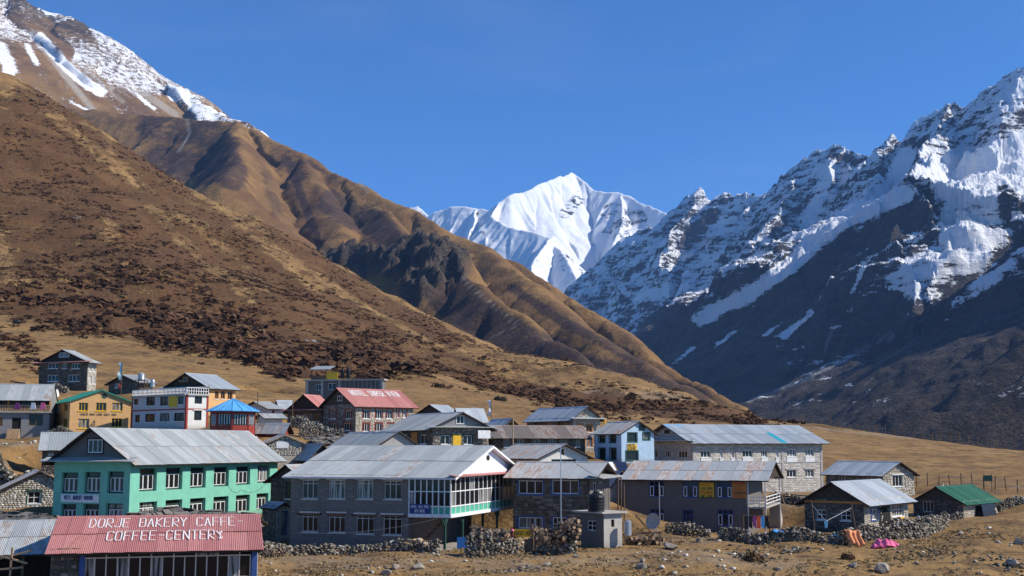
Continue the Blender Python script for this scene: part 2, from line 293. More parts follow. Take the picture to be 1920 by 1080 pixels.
Z += (fbm(X * .008, Y * .008, 6, 81, .55) * 8 - 6) * sstep(0, 160, D) + fbm(X * .03, Y * .03, 3, 85) * 2.0 - (1 - np.abs(gn(S * .011, D * .0022, 33))) * np.minimum(D, 260) * .07 - (1 - np.abs(gn(S * .03, D * .003, 35))) * np.minimum(D, 160) * .07
px, py = proj(X, Y, Z)
rock = strokes(px, py, [(((625,480),(720,500),(790,468),(860,500),(770,550)),26,1.),(((840,640),(900,680)),22,.6),(((520,400),(500,330)),10,.4)])
Z += rock * (ridged(X * .02, Y * .02, 5, 91, .62) * 20 - 14)
shr = strokes(px, py, [(((280,235),(400,250),(440,330),(300,300)),34,.75),(((470,250),(560,330)),16,.55),(((540,300),(600,460)),9,.95),(((620,380),(720,430),(740,470)),30,.85),(((840,560),(900,600),(980,640),(1100,700),(1300,760)),40,1.),
   (((960,540),(1050,600),(1200,680)),12,.8),(((450,240),(620,330),(760,400)),10,.4),(((420,340),(440,300)),18,.8),(((750,480),(860,560)),50,.8)])
scr = strokes(px, py, [(((350,222),(356,250),(335,285)),1.6,.85),(((1000,470),(1060,535),(1100,560)),3,.45),(((890,430),(960,480)),2.5,.4),(((860,520),(960,600),(975,612)),1.6,.55),(((880,650),(975,608)),1.2,.4),(((985,690),(1025,635)),1.,.4),(((665,335),(690,360)),3,.45)])
me = grid_mesh('hill', X, Y, Z, True, {'shrub': shr, 'rock': rock, 'scree': scr, 'snow': np.full_like(shr, -6.)})
HM = far_hill_mat()
setp(link('hill', me, None, HM), 'long brown grassy hill spur with dark rocky gully behind the first slope', kind='structure')
# ---- snow flecked shoulder at the far left
H3 = [dict(p=[(-420,-260,4600),(-150,-90,4550),(30,-2,4500),(130,38,4450),(160,52,4420),(240,110,4300),(320,160,4150),(390,200,4000),(450,230,3850),(520,268,3700),(600,340,3600),(700,430,3500)],k=.76,kr=.64,r=30,f=.006,fa=.035,fd=700)]
X, Y, Z, D, S, ID = ridgefield(H3, (-4200, -150), (2700, 5200), 500, 420, -200, wz(.003, 40))
Z += fbm(X * .005, Y * .005, 4, 86) * 9 + ridged(X * .016, Y * .016, 4, 95) * 5 * np.exp(-D / 500) - (1 - np.abs(gn(S * .014, D * .0008, 5))) * np.minimum(D, 400) * .05
px, py = proj(X, Y, Z)
along = gn(S * .012, D * .0008, 5) + .8 * gn(S * .034, D * .0013, 6) + .5 * gn(S * .08, D * .003, 7)
sn = .62 - D / 1150 + along * .78
sn = np.maximum(sn, strokes(px, py, [(((0,90),(20,130),(10,150)),14,.9),(((75,70),(120,120),(160,155),(190,172)),11,1.1),(((50,85),(70,120)),6,.8),(((110,180),(180,215)),2.5,.8),(((240,165),(290,205)),4,.8),(((320,180),(400,220)),7,.9)]))
sn = np.minimum(sn, 1.3 + strokes(px, py, [(((120,190),(60,130),(40,110)),14,-1.1),(((60,60),(110,140),(180,215)),4,-1.),(((300,150),(360,215)),8,-.9),(((200,90),(260,190)),4,-.9),(((430,222),(500,262)),12,-.8)]))
scr = np.clip(strokes(px, py, [(((60,60),(120,140),(180,212)),6,.8),(((160,130),(230,190)),5,.5),(((230,150),(330,215)),7,.7),(((340,180),(390,222)),4,.6)]) , 0, 1)
me = grid_mesh('snowy_hill', X, Y, Z, True, {'shrub': np.full_like(sn, .25), 'rock': np.clip(1.2 - D / 500, 0, 1), 'scree': scr, 'snow': sn})
setp(link('hill', me, None, HM), 'steep brown shoulder streaked with snow at the far left', kind='structure')
# ---- far fluted ice peak
PK = [dict(p=[(560,430,10600),(700,392,10350),(755,388,10300),(776,384,10300),(800,402,10250),(835,390,10200),(850,388,10150),(890,392,10050),(912,395,9950),(930,378,9900),(950,366,9950),(1000,352,10150),(1030,342,10300),(1050,331,10450),(1072,324,10650),(1090,340,10550),(1115,357,10450),(1150,360,10300),(1172,359,10200),(1200,374,10050),(1245,405,9800),(1330,470,9400)],k=.95,kr=.95,f=.0065,fa=.06,fd=1500),
 dict(p=[(930,378,9900),(918,410,9650),(912,470,9300),(905,540,8900)],k=1.,f=.006,fa=.12),
 dict(p=[(918,405,9650),(960,428,9400),(1030,445,9100),(1060,478,8700),(1085,520,8300),(1090,560,8000)],k=.8,kr=.9,f=.005,fa=.14),
 dict(p=[(1172,359,10200),(1168,420,9700),(1150,470,9300)],k=1.1,f=.006,fa=.12),
 dict(p=[(890,392,10050),(878,430,9700),(880,480,9300)],k=1.1,f=.007,fa=.12),
 dict(p=[(1040,440,9000),(1000,500,8500),(980,560,8000)],k=1.0,f=.006,fa=.14)]
X, Y, Z, D, S, ID = ridgefield(PK, (-2300, 2300), (7000, 12200), 560, 520, -300, wz(.0016, 45))
Z += fbm(X * .002, Y * .002, 5, 88) * 18 + ridged(X * .006, Y * .006, 4, 96) * 6
Z -= (1 - np.abs(gn(S * .012, D * .0005, 3))) * np.minimum(D, 300) * .2 + (1 - np.abs(gn(S * .03, D * .0008, 4))) * np.minimum(D, 200) * .13
px, py = proj(X, Y, Z)
sn = 1.35 + strokes(px, py, [(((1085,370),(1060,400)),18,-1.),(((1150,400),(1190,410),(1150,430)),32,-.95),(((900,400),(912,480)),9,-.9),(((1060,490),(1100,540)),24,-.9),(((860,405),(890,400)),8,-.4),(((1000,500),(1010,560)),26,-.8)])
me = grid_mesh('mountain', X, Y, Z, True, {'snow': sn, 'veg': np.zeros_like(sn), 'scree': np.zeros_like(sn)})
setp(link('mountain', me, None, mountain_mat('far_snow', .0022, .60, .55, 1.5)), 'distant fluted white ice peak closing the valley', kind='structure')
# ---- big massif on the right
MS = [dict(p=[(1060,590,8200),(1087,530,8100),(1160,467,7900),(1233,413,7500),(1290,368,7200),(1313,353,7100),(1330,380,7050),(1343,388,7000),(1360,360,6900),(1372,372,6850),(1400,372,6700),(1440,367,6500),(1480,335,6300),(1500,318,6200),(1530,296,6050),(1560,286,5900),(1578,284,5850),(1600,300,5750),(1622,292,5650),(1650,282,5550),(1667,262,5500),(1678,276,5450),(1700,262,5350),(1740,234,5200),(1776,207,5050),(1815,212,4950),(1835,196,4900),(1870,168,4750),(1922,136,4600),(2050,60,5000),(2300,-60,5600),(2700,-100,6500)],k=1.25,kr=1.25,f=.011,fa=.26,fd=700),
 dict(p=[(None,2330,2900,1300),(None,2350,2450,1400),(None,2350,1900,1150),(None,2300,1300,900)],k=1.4,kr=1.4,f=.009,fa=.2,fd=600),  # unseen ridge beyond the right edge, added to shade the lower slopes
 dict(p=[(1313,353,7100),(1275,425,6800),(1250,470,6600),(1245,520,6350),(1235,580,6050),(1195,640,5700)],k=1.5,kr=1.3,f=.012,fa=.25),
 dict(p=[(1480,335,6300),(1420,405,6250),(1350,455,6200),(1300,500,6150),(1270,560,6050),(1230,640,5800)],k=1.4,kr=1.5,f=.012,fa=.25),
 dict(p=[(1578,284,5850),(1560,350,5550),(1500,410,5500),(1485,470,5350),(1440,520,5300),(1400,560,5200)],k=1.4,kr=1.4,f=.012,fa=.25),
 dict(p=[(1776,207,5050),(1752,292,4450),(1725,338,3750)],k=1.5,kr=1.9,f=.015,fa=.25,fd=300),
 dict(p=[(1725,338,3750),(1660,388,3880),(1590,428,4050),(1530,468,4250),(1480,512,4450),(1400,556,4700),(1310,606,4900),(1260,660,5000)],k=2.3,kr=.34,dm=650,r=3,f=.012,fa=.22,fd=400) ,
 dict(p=[(1725,338,3750),(1745,372,3680),(1760,410,3580),(1770,450,3480)],k=1.7,kr=1.6,f=.02,fa=.25),
 dict(p=[(1660,388,3880),(1680,440,3620),(1700,500,3380),(1715,560,3200),(1700,610,3050)],k=1.5,kr=1.3,f=.02,fa=.3),
 dict(p=[(1590,428,4050),(1600,490,3780),(1615,570,3500),(1590,640,3250)],k=1.5,kr=1.3,f=.02,fa=.3),
 dict(p=[(1480,512,4450),(1500,570,4200),(1530,620,3800),(1560,650,3500)],k=1.4,kr=1.3,f=.02,fa=.3),
 dict(p=[(1400,556,4700),(1410,610,4400),(1400,680,4000)],k=1.4,kr=1.3,f=.02,fa=.3),
 dict(p=[(1770,450,3480),(1780,500,3350),(1740,560,3200)],k=1.3,kr=1.3,f=.02,fa=.3),
 dict(p=[(2250,180,2900),(2080,320,2950),(1930,430,3000),(1880,475,3030),(1830,520,3050),(1780,560,3070),(1700,605,3080),(1620,660,3080),(1500,740,3000)],k=1.15,kr=1.0,f=.006,fa=.1),
 dict(p=[(1500,318,6200),(1470,380,5800),(1440,430,5500)],k=1.5,kr=1.2,f=.02,fa=.25),
 dict(p=[(1667,262,5500),(1640,335,5050),(1612,405,4750)],k=1.5,kr=1.1,f=.02,fa=.25),
  dict(p=[(1835,196,4900),(1815,270,4650),(1800,330,4450)],k=1.4,kr=1.,f=.016,fa=.2),
 dict(p=[(1922,136,4600),(1905,230,4450),(1890,300,4350)],k=1.3,kr=.9,f=.016,fa=.2),
 dict(p=[(1400,372,6700),(1385,430,6350),(1370,480,6200)],k=1.5,kr=1.2,f=.02,fa=.25),
 dict(p=[(1712,372,4250),(1600,408,4500),(1500,468,4750),(1420,528,4980),(1330,596,5200)],k=.5,kr=.9,r=10,dm=520,f=.01,fa=.06),
 # snow benches between the crests
 dict(p=[(2100,330,4500),(1900,375,4150),(1820,398,3950),(1790,440,3750),(1755,480,3600)],k=.27,kr=.27,r=20,dm=330),
 dict(p=[(1920,250,4500),(1860,330,4300),(1830,380,4150)],k=.75,kr=.6,r=40)]
def mbase(X, Y):                                   # valley side rising to the right with debris fans
    return -140 + np.maximum(-200, X - 200) * .42 + np.maximum(0, Y - 1200) * .03 + fbm(X * .003, Y * .003, 4, 77) * 25
X, Y, Z, D, S, ID = ridgefield(MS, (150, 3400), (900, 8600), 620, 1040, mbase, wz(.0028, 60))
Z = np.where(ID < 0, Z, np.maximum(Z, mbase(X, Y)))
ele = sstep(0, 500, Z)
Z += sstep(200, 650, Z) * (ridged(X * .006, Y * .006, 6, 98, .58) * 15 - 12) + (1 - ele * .5) * (1 - 2 * np.abs(gn(X * .0012, Y * .007, 13)) + .5 * gn(X * .003, Y * .02, 14)) * 16 + ele * fbm(X * .03, Y * .03, 3, 99) * 6 + fbm(X * .02, Y * .02, 3, 89) * 4
q_ = (Z * .9 - X * .75); Z += sstep(150, 600, Z) * ((1 - 2 * np.abs(gn(q_ * .009, Y * .0016, 15))) * 17 + (1 - 2 * np.abs(gn(X * .009 + Y * .004, Y * .003, 17))) * 13 + (1 - 2 * np.abs(gn(q_ * .03, Y * .005, 16))) * 6)
px, py = proj(X, Y, Z)
sn = np.clip((Z - 470) / 700, -1.0, .45)
sn += strokes(px, py, [(((1720,380),(1640,430),(1540,470)),26,-.0001),(((1700,365),(1600,405),(1540,440),(1480,500),(1400,555),(1310,600)),15,1.2),(((1560,310),(1530,380),(1510,430)),12,.6),(((1700,290),(1660,360),(1600,400)),16,.7),(((1690,520),(1600,560)),14,.25),(((1900,380),(1780,400),(1800,460),(1720,540),(1860,450)),40,.7),(((1900,500),(1800,560),(1780,600)),14,.7),(((1920,300),(1820,330),(1760,340)),50,.8),(((1700,500),(1670,540)),14,.7),(((1520,585),(1470,630)),7,.9),(((1600,580),(1560,620)),7,.8),(((1190,560),(1280,540)),12,.3),(((1470,600),(1420,640)),4,.8),(((1620,500),(1596,552)),5,.7),(((1560,520),(1535,560)),4,.7),(((1380,620),(1340,650)),4,.8),(((1850,560),(1800,612)),5,.6),(((1745,560),(1700,590)),6,.8),(((1300,650),(1255,690)),5,.7)])
sn += strokes(px, py, [(((1740,350),(1680,420),(1600,450),(1520,540),(1400,640)),32,-.55),(((1750,400),(1750,440)),18,-.6),(((1340,400),(1290,450)),14,-.5),(((1450,560),(1700,600)),40,-.3),(((1250,640),(1400,680)),60,-.5),(((1560,290),(1600,300)),7,-.5),(((1920,440),(1870,480)),14,-.5),(((1900,600),(1700,680)),70,-.9),(((1880,360),(1920,380)),14,-.8)])
veg = 1 - sstep(20, 260, Z + fbm(X * .004, Y * .004, 3, 66) * 90)
scr = np.clip(strokes(px, py, [(((1405,752),(1500,715),(1580,678),(1640,640),(1675,630)),3.2,1.),(((1735,617),(1700,650),(1640,685)),1.8,.35),(((1548,652),(1560,625)),1.8,.8),(((1620,725),(1640,705)),1.5,.4)]), 0, 1)
me = grid_mesh('mountain', X, Y, Z, False, {'snow': sn, 'veg': veg, 'scree': scr})
setp(link('mountain', me, None, mountain_mat('near_snow', .006, .74, .95, 3.2)), 'rugged snow streaked mountain massif rising on the right', kind='structure')
# ---- air
hb = bmesh.new(); bmesh.ops.create_cube(hb, size=1); 
for v in hb.verts: v.co = Vector((v.co.x * 16000, v.co.y * 17000 + 6400, v.co.z * 3650 + 1400))
hm = bpy.data.meshes.new('haze'); hb.to_mesh(hm); hb.free()
hz = bpy.data.materials.new('air'); hz.use_nodes = True; nt = hz.node_tree; nt.nodes.clear()
o_ = nt.nodes.new('ShaderNodeOutputMaterial'); pv = nt.nodes.new('ShaderNodeVolumePrincipled')
pv.inputs['Color'].default_value = (.26, .50, 1, 1); pv.inputs['Density'].default_value = 3.2e-5; pv.inputs['Anisotropy'].default_value = 0.
nt.links.new(pv.outputs[0], o_.inputs['Volume'])
setp(link('haze', hm, None, hz), 'thin blue mountain air filling the valley', kind='stuff')
# ================================================================ building kit
rnd = random.Random(11)
class MB:                                       # collects faces, then links them as ONE mesh object
    def __init__(s): s.v = []; s.f = []
    def quad(s, a, b, c, d): i = len(s.v); s.v += [tuple(a), tuple(b), tuple(c), tuple(d)]; s.f.append((i, i + 1, i + 2, i + 3))
    def poly(s, *p): i = len(s.v); s.v += [tuple(q) for q in p]; s.f.append(tuple(range(i, i + len(p))))
    def hexa(s, p):                             # eight corners: bottom 0-3, top 4-7
        i = len(s.v); s.v += [tuple(q) for q in p]
        for f in ((3, 2, 1, 0), (4, 5, 6, 7), (0, 1, 5, 4), (1, 2, 6, 5), (2, 3, 7, 6), (3, 0, 4, 7)): s.f.append(tuple(i + k for k in f))
    def box(s, x0, y0, z0, x1, y1, z1):
        s.hexa([(x0, y0, z0), (x1, y0, z0), (x1, y1, z0), (x0, y1, z0), (x0, y0, z1), (x1, y0, z1), (x1, y1, z1), (x0, y1, z1)])
    def bar(s, a, b, r, n=6, r2=None):
        a, b = Vector(a), Vector(b); d = (b - a).normalized(); u = d.orthogonal().normalized(); v = d.cross(u); i = len(s.v); r2 = r if r2 is None else r2
        for k in range(n):
            t = 2 * math.pi * k / n; o = u * math.cos(t) + v * math.sin(t); s.v += [tuple(a + o * r), tuple(b + o * r2)]
        for k in range(n): j = (k + 1) % n; s.f.append((i + 2 * k, i + 2 * j, i + 2 * j + 1, i + 2 * k + 1))
        s.f.append(tuple(i + 2 * k for k in reversed(range(n)))); s.f.append(tuple(i + 2 * k + 1 for k in range(n)))
    def beam(s, a, b, w, h):                    # square timber between two points
        a, b = Vector(a), Vector(b); d = (b - a).normalized(); u = d.cross(Vector((0, 0, 1)))
        u = u.normalized() if u.length > .01 else Vector((1, 0, 0)); v = u.cross(d).normalized(); u *= w / 2; v *= h / 2
        s.hexa([a - u - v, a + u - v, b + u - v, b - u - v, a - u + v, a + u + v, b + u + v, b - u + v])
    def mesh(s, name): m = bpy.data.meshes.new(name); m.from_pydata(s.v, [], s.f); m.update(); return m
    def build(s, name, mat, parent=None): return link(name, s.mesh(name), parent, mat)
def thing(name, label, cat, loc, rz=0, group=None):
    o = bpy.data.objects.new(name, None); COL.objects.link(o); o.empty_display_size = .3; o.location = loc; o.rotation_euler = (0, 0, rz)
    return setp(o, label, cat, group)
# ---------------------------------------------------------------- materials of built things
def mat_plain(name, c, rough=.75, var=.12, sc=3., bump=.01, dirt=.25, metal=0):
    t = NT(name); p = t.obj(); n = t.noise(p, sc, 5, .65); n2 = t.noise(p, sc * .22, 4, .7)
    k = t.mix(t.step(n, .3, .7), tuple(max(0, q * (1 - var)) for q in c), tuple(min(1, q * (1 + var)) for q in c))
    k = t.mix(t.math('MULTIPLY', t.step(n2, .5, .72), dirt), k, tuple(q * .55 + .01 for q in c)); t.col(k); t.rough(rough); t.b.inputs['Metallic'].default_value = metal
    if bump: t.bump(n, bump)
    return t.m
def mat_plaster(name, c, stain=.35):
    t = NT(name); p = t.obj(); n = t.noise(p, 1.1, 6, .7); s = t.noise(t.scale(p, (2.2, 2.2, .35)), 1., 5, .7)
    k = t.mix(t.step(n, .35, .7), c, tuple(q * .84 for q in c)); k = t.mix(t.math('MULTIPLY', t.step(s, .5, .78), stain), k, (c[0] * .5 + .02, c[1] * .48 + .015, c[2] * .44 + .01))
    st = t.n('SeparateXYZ'); t.l(p, st.inputs[0]); k = t.mix(t.math('MULTIPLY', t.step(t.math('ADD', st.outputs[2], t.math('MULTIPLY', n, .9)), 1.1, .25), .5), k, (.17, .14, .11))
    t.col(k); t.bump(t.noise(p, 9, 4, .7), .02); return t.m
def mat_stone(name, a, b, c3=None, mortar=None):
    t = NT(name); r = t.attr('rnd'); p = t.obj(); n = t.noise(p, 7, 5, .7)
    k = t.mix(t.step(r, .1, .9), a, b)
    if c3: k = t.mix(t.step(r, .86, .92), k, c3)
    k = t.mix(t.math('MULTIPLY', t.step(n, .45, .7), .4), k, tuple(q * .5 for q in a)); t.col(k); t.bump(n, .03); return t.m
def mat_metal(name, base, alt, rust, amt, rough=.5, metal=.12):
    t = NT(name); p = t.obj(); oi = t.n('ObjectInfo').outputs['Random']
    w = t.n('Vector' + 'Math', operation='ADD'); t.l(p, w.inputs[0]); cx = t.n('CombineXYZ'); t.l(t.math('MULTIPLY', oi, 57.), cx.inputs[0]); t.l(cx.outputs[0], w.inputs[1])
    q = w.outputs[0]; n = t.noise(t.scale(q, (2.2, .55, 1)), 1.2, 6, .7); n2 = t.noise(q, 5, 4, .7)
    k = t.mix(t.step(oi, .15, .85), base, alt); k = t.mix(t.math('MULTIPLY', t.step(n, .42, .7), .35), k, tuple(v * .62 for v in base))
    rr = t.math('ADD', n, t.math('MULTIPLY', t.step(oi, 1 - amt * 1.1, 1 - amt * .3), .24)); rr = t.math('ADD', rr, t.math('MULTIPLY', t.math('SUBTRACT', n2, .5), .25))
    m = t.step(rr, .66 - amt * .10, .98 - amt * .10); k = t.mix(t.math('MULTIPLY', m, .8), k, rust)
    t.col(k); t.rough(t.math('ADD', rough, t.math('MULTIPLY', m, .35))); t.put(t.b.inputs['Metallic'], t.math('MULTIPLY', t.math('SUBTRACT', 1, m), metal))
    t.b.inputs['Specular IOR Level'].default_value = .4; return t.m
def mat_glass():
    t = NT('window_glass'); oi = t.n('ObjectInfo').outputs['Random']; p = t.obj()
    st = t.n('SeparateXYZ'); t.l(p, st.inputs[0]); wv = t.noise(t.scale(p, (9, 9, .3)), 1, 3, .6)
    cur = t.mix(t.step(wv, .4, .6), (.30, .28, .26), (.52, .50, .48)); k = t.mix(t.math('MULTIPLY', t.math('MULTIPLY', t.step(oi, .74, .78), .6), t.step(wv, .42, .5)), (.014, .013, .013), cur)
    t.col(k); t.rough(.12); t.b.inputs['Specular IOR Level'].default_value = .3; return t.m
M = dict(
 glass=mat_glass(), white=mat_plain('white_paint', (.74, .73, .70), .6), cream=mat_plain('cream_paint', (.62, .54, .46), .6), dkgreen=mat_plain('dark_green_paint', (.03, .075, .055), .6),
 mint=mat_plaster('mint_plaster', (.19, .50, .37), .42), green=mat_plain('green_panel_paint', (.09, .40, .27), .6), blue=mat_plain('blue_paint', (.045, .09, .26), .6),
 red=mat_plain('red_paint', (.30, .045, .03), .6), orange=mat_plain('orange_paint', (.55, .22, .05), .6), yellow=mat_plain('yellow_paint', (.72, .43, .03), .6),
 wood=mat_plain('weathered_timber', (.16, .10, .06), .85, .35, 5), paleWood=mat_plain('cut_timber', (.42, .28, .16), .85, .3, 5), darkwood=mat_plain('dark_timber', (.05, .035, .026), .85, .35, 5),
 grey=mat_plaster('grey_plaster', (.25, .24, .235)), blockmortar=mat_plain('block_mortar', (.165, .147, .127), .95), limemortar=mat_plain('lime_mortar', (.44, .395, .32), .95), concrete=mat_plaster('pale_concrete', (.44, .41, .37)), darkplaster=mat_plaster('brown_grey_plaster', (.155, .14, .125)),
 whitewall=mat_plaster('white_plaster', (.70, .68, .62), .3), pinkshade=mat_plaster('pinkish_shaded_plaster', (.60, .53, .51), .3), ochre=mat_plaster('apricot_plaster', (.66, .39, .17), .2), lightblue=mat_plaster('pale_blue_plaster', (.42, .57, .70), .25),
 boards=mat_plain('white_boards', (.76, .74, .78), .6, .06), dark=mat_plain('dark_interior', (.02, .018, .016), .9),
 block=mat_stone('concrete_block', (.185, .163, .138), (.225, .20, .17)), paleblock=mat_stone('pale_cut_stone', (.42, .38, .33), (.62, .58, .51)),
 stone=mat_stone('grey_stone', (.15, .13, .105), (.33, .295, .24), (.46, .42, .35)), stonepale=mat_stone('pale_stone', (.36, .315, .24), (.56, .505, .41), (.68, .635, .55)), stonedark=mat_stone('dark_stone', (.082, .068, .053), (.17, .147, .12), (.25, .22, .18)),
 mortar=mat_plain('mud_mortar', (.15, .125, .10), .95), slate=mat_stone('slate_slab', (.10, .09, .08), (.26, .235, .20), (.36, .33, .29)),
 wallstone=mat_stone('field_stone', (.12, .10, .075), (.30, .26, .20), (.48, .43, .35)), tinbrown=mat_metal('brown_rusted_tin', (.20, .16, .13), (.33, .30, .27), (.19, .085, .045), .8),
 tinteal=mat_metal('sea_green_tin', (.03, .25, .17), (.045, .32, .22), (.05, .14, .10), .1, .5, .1),
 tin=mat_metal('grey_tin', (.33, .345, .335), (.44, .455, .44), (.22, .12, .07), .34), tinrust=mat_metal('rusty_tin', (.37, .38, .37), (.50, .50, .48), (.31, .14, .06), .72),
 tinblue=mat_metal('bluish_tin', (.35, .385, .405), (.46, .495, .515), (.22, .15, .11), .10), tinred=mat_metal('red_tin', (.44, .165, .14), (.54, .225, .19), (.24, .10, .07), .12, .5, .1),
 tingreen=mat_metal('green_tin', (.012, .095, .05), (.017, .13, .068), (.05, .10, .06), .12, .5, .1), tinblueroof=mat_metal('sky_blue_tin', (.11, .40, .70), (.15, .46, .77), (.10, .25, .4), .08, .45, .1),
 plastic=mat_plain('black_plastic', (.015, .015, .016), .4), steel=mat_plain('steel', (.45, .46, .47), .35, metal=.6), tarp=mat_plain('blue_tarpaulin', (.06, .22, .55), .5), teal=mat_plain('teal_sheet', (.02, .30, .38), .5),
 paint=mat_plain('white_lettering', (.80, .76, .72), .7, .1, 12, 0), dkpaint=mat_plain('dark_lettering', (.03, .035, .05), .7, .1, 8, 0), redpaint=mat_plain('red_lettering', (.55, .08, .03), .7, .1, 8, 0), navypaint=mat_plain('navy_lettering', (.03, .05, .20), .7, .1, 8, 0),
 rock=mat_plain('boulder_rock', (.28, .24, .195), .9, .35, 2.2, .06, .5), whiterock=mat_plain('pale_rock', (.62, .59, .54), .9, .2, 1., .1, .5),
 thatch=mat_plain('old_thatch', (.07, .055, .042), .95, .4, 6, .05), solar=mat_plain('solar_glass', (.02, .03, .07), .15), mud=mat_plain('brown_bush', (.06, .038, .026), .95, .4, 3))
# ---------------------------------------------------------------- shared pieces
_mc = {}
def cached(key, fn):
    if key not in _mc: _mc[key] = fn()
    return _mc[key]
def _stones(n=10, seed=3):
    r = np.random.RandomState(seed); out = []
    for i in range(n):
        b = bmesh.new()
        for k in range(11):
            v = r.randn(3); v /= np.abs(v).max() ** .75 * (np.linalg.norm(v) ** .25); b.verts.new(v * .5 * (1 - .15 * r.rand(3)))
        h = bmesh.ops.convex_hull(b, input=b.verts[:])
        bmesh.ops.delete(b, geom=[v for v in b.verts if not v.link_faces], context='VERTS'); bmesh.ops.triangulate(b, faces=b.faces[:])
        bmesh.ops.recalc_face_normals(b, faces=b.faces[:]); b.verts.index_update()
        out.append((np.array([v.co[:] for v in b.verts]), np.array([[v.index for v in f.verts] for f in b.faces]))); b.free()
    return out
STN = _stones()
def joined(name, items, mat, parent=None, kind='stuff', shapes=None):
    """items: (centre, size3, rz, tilt) -> one mesh of many small stones with a colour value each"""
    V = []; Fc = []; A = []; n = 0; shapes = shapes or STN; r = np.random.RandomState(len(items) + 5)
    for c, sz, rz, tl in items:
        v, f = shapes[r.randint(len(shapes))]; v = v * np.array(sz); c1, s1 = math.cos(tl), math.sin(tl)
        v = np.stack([v[:, 0], v[:, 1] * c1 - v[:, 2] * s1, v[:, 1] * s1 + v[:, 2] * c1], 1); c2, s2 = math.cos(rz), math.sin(rz)
        v = np.stack([v[:, 0] * c2 - v[:, 1] * s2, v[:, 0] * s2 + v[:, 1] * c2, v[:, 2]], 1) + np.array(c)
        V.append(v); Fc.append(f + n); n += len(v); A.append(np.full(len(v), r.rand()))
    V = np.concatenate(V).astype(np.float32); Fc = np.concatenate(Fc).astype(np.int32); me = bpy.data.meshes.new(name)
    me.vertices.add(len(V)); me.vertices.foreach_set('co', V.ravel()); me.loops.add(Fc.size); me.loops.foreach_set('vertex_index', Fc.ravel())
    me.polygons.add(len(Fc)); me.polygons.foreach_set('loop_start', np.arange(0, Fc.size, 3, dtype=np.int32)); me.update(calc_edges=True)
    me.attributes.new('rnd', 'FLOAT', 'POINT').data.foreach_set('value', np.concatenate(A).astype(np.float32))
    return setp(link(name, me, parent, mat), kind=kind)
def stone_mesh(i, mat, key):
    def mk():
        v, f = STN[i]; m = bpy.data.meshes.new('stone'); m.from_pydata(v.tolist(), [], f.tolist()); m.materials.append(mat)
        m.attributes.new('rnd', 'FLOAT', 'POINT').data.foreach_set('value', np.full(len(v), (i * .37) % 1, dtype=np.float32)); return m
    return cached(('st', i, key), mk)
_cube = (np.array([(-.5, -.5, -.5), (.5, -.5, -.5), (.5, .5, -.5), (-.5, .5, -.5), (-.46, -.46, .5), (.46, -.46, .5), (.46, .46, .5), (-.46, .46, .5)]), np.array([(0, 1, 5), (0, 5, 4), (1, 2, 6), (1, 6, 5), (2, 3, 7), (2, 7, 6), (3, 0, 4), (3, 4, 7), (4, 5, 6), (4, 6, 7), (2, 1, 0), (3, 2, 0)]))
BLK = [(np.array([(x, z, y) for x, y, z in _cube[0] * np.array([1, 1, -1])]), _cube[1])]      # bevelled face looks along -y
FONT = {'A': ['00 26 40', '12 32'], 'B': ['00 06 36 45 43 03', '43 42 41 30 00'], 'C': ['45 36 16 05 01 10 30 41'], 'D': ['00 06 26 44 42 20 00'], 'E': ['46 06 00 40', '03 33'], 'F': ['46 06 00', '03 33'],
 'G': ['45 36 16 05 01 10 30 41 43 23'], 'H': ['00 06', '40 46', '03 43'], 'I': ['20 26'], 'J': ['46 41 30 10 01'], 'K': ['00 06', '46 03 40'], 'L': ['06 00 40'], 'M': ['00 06 23 46 40'], 'N': ['00 06 40 46'],
 'O': ['10 01 05 16 36 45 41 30 10'], 'P': ['00 06 36 45 43 03'], 'R': ['00 06 36 45 43 03 40'], 'S': ['45 36 16 05 04 13 33 42 41 30 10 01'], 'T': ['06 46', '26 20'], 'U': ['06 01 10 30 41 46'], 'V': ['06 20 46'],
 'W': ['06 10 23 30 46'], 'X': ['00 46', '06 40'], 'Y': ['06 23 46', '23 20'], '-': ['13 43'], '.': ['20 21'], '+': ['23 45 14 32 20', '05 14', '41 30'], ' ': []}
def text(name, s, o, dx, dz, size, adv, wd, mat, parent, off=(0, 0, 0), gap=1.45):
    """flat lettering: o = lower left, dx / dz = unit vectors along and up the surface"""
    m = MB(); dx, dz, o = Vector(dx), Vector(dz), Vector(o) + Vector(off); x = 0; w_ = adv / 4; h_ = size / 6
    for chh in s:
        for st_ in FONT.get(chh, []):
            pts = [o + dx * (x + int(q[0]) * w_) + dz * (int(q[1]) * h_) for q in st_.split()]
            for a, b in zip(pts[:-1], pts[1:]):
                d = (b - a).normalized(); e = dx.cross(dz).normalized().cross(d) * wd / 2; d = d * wd / 2; m.quad(a - d - e, b + d - e, b + d + e, a - d + e)
        x += adv * (gap if chh != 'I' else gap)
    return m.build(name, mat, parent)
def window_mesh(w, h, lites, fr, trans, bars=0):
    """frame with upright mullions and an optional transom, x along the wall, y inwards, z up, seated 0.02..0.08 deep"""
    m = MB(); y0, y1 = 0, .07
    m.box(0, y0, 0, fr, y1, h); m.box(w - fr, y0, 0, w, y1, h); m.box(fr, y0, 0, w - fr, y1, fr); m.box(fr, y0, h - fr, w - fr, y1, h)
    for k in range(1, lites):
        x = w * k / lites; m.box(x - fr * .4, y0 + .004, fr, x + fr * .4, y1, h - fr)
    if trans: m.box(fr, y0 + .007, h * trans - fr * .35, w - fr, y1, h * trans + fr * .35)
    for k in range(bars):
        z = h * (k + 1) / (bars + 1); m.box(fr, y0 + .01, z - fr * .25, w - fr, y1, z + fr * .25)
    return m
HOUSES = []
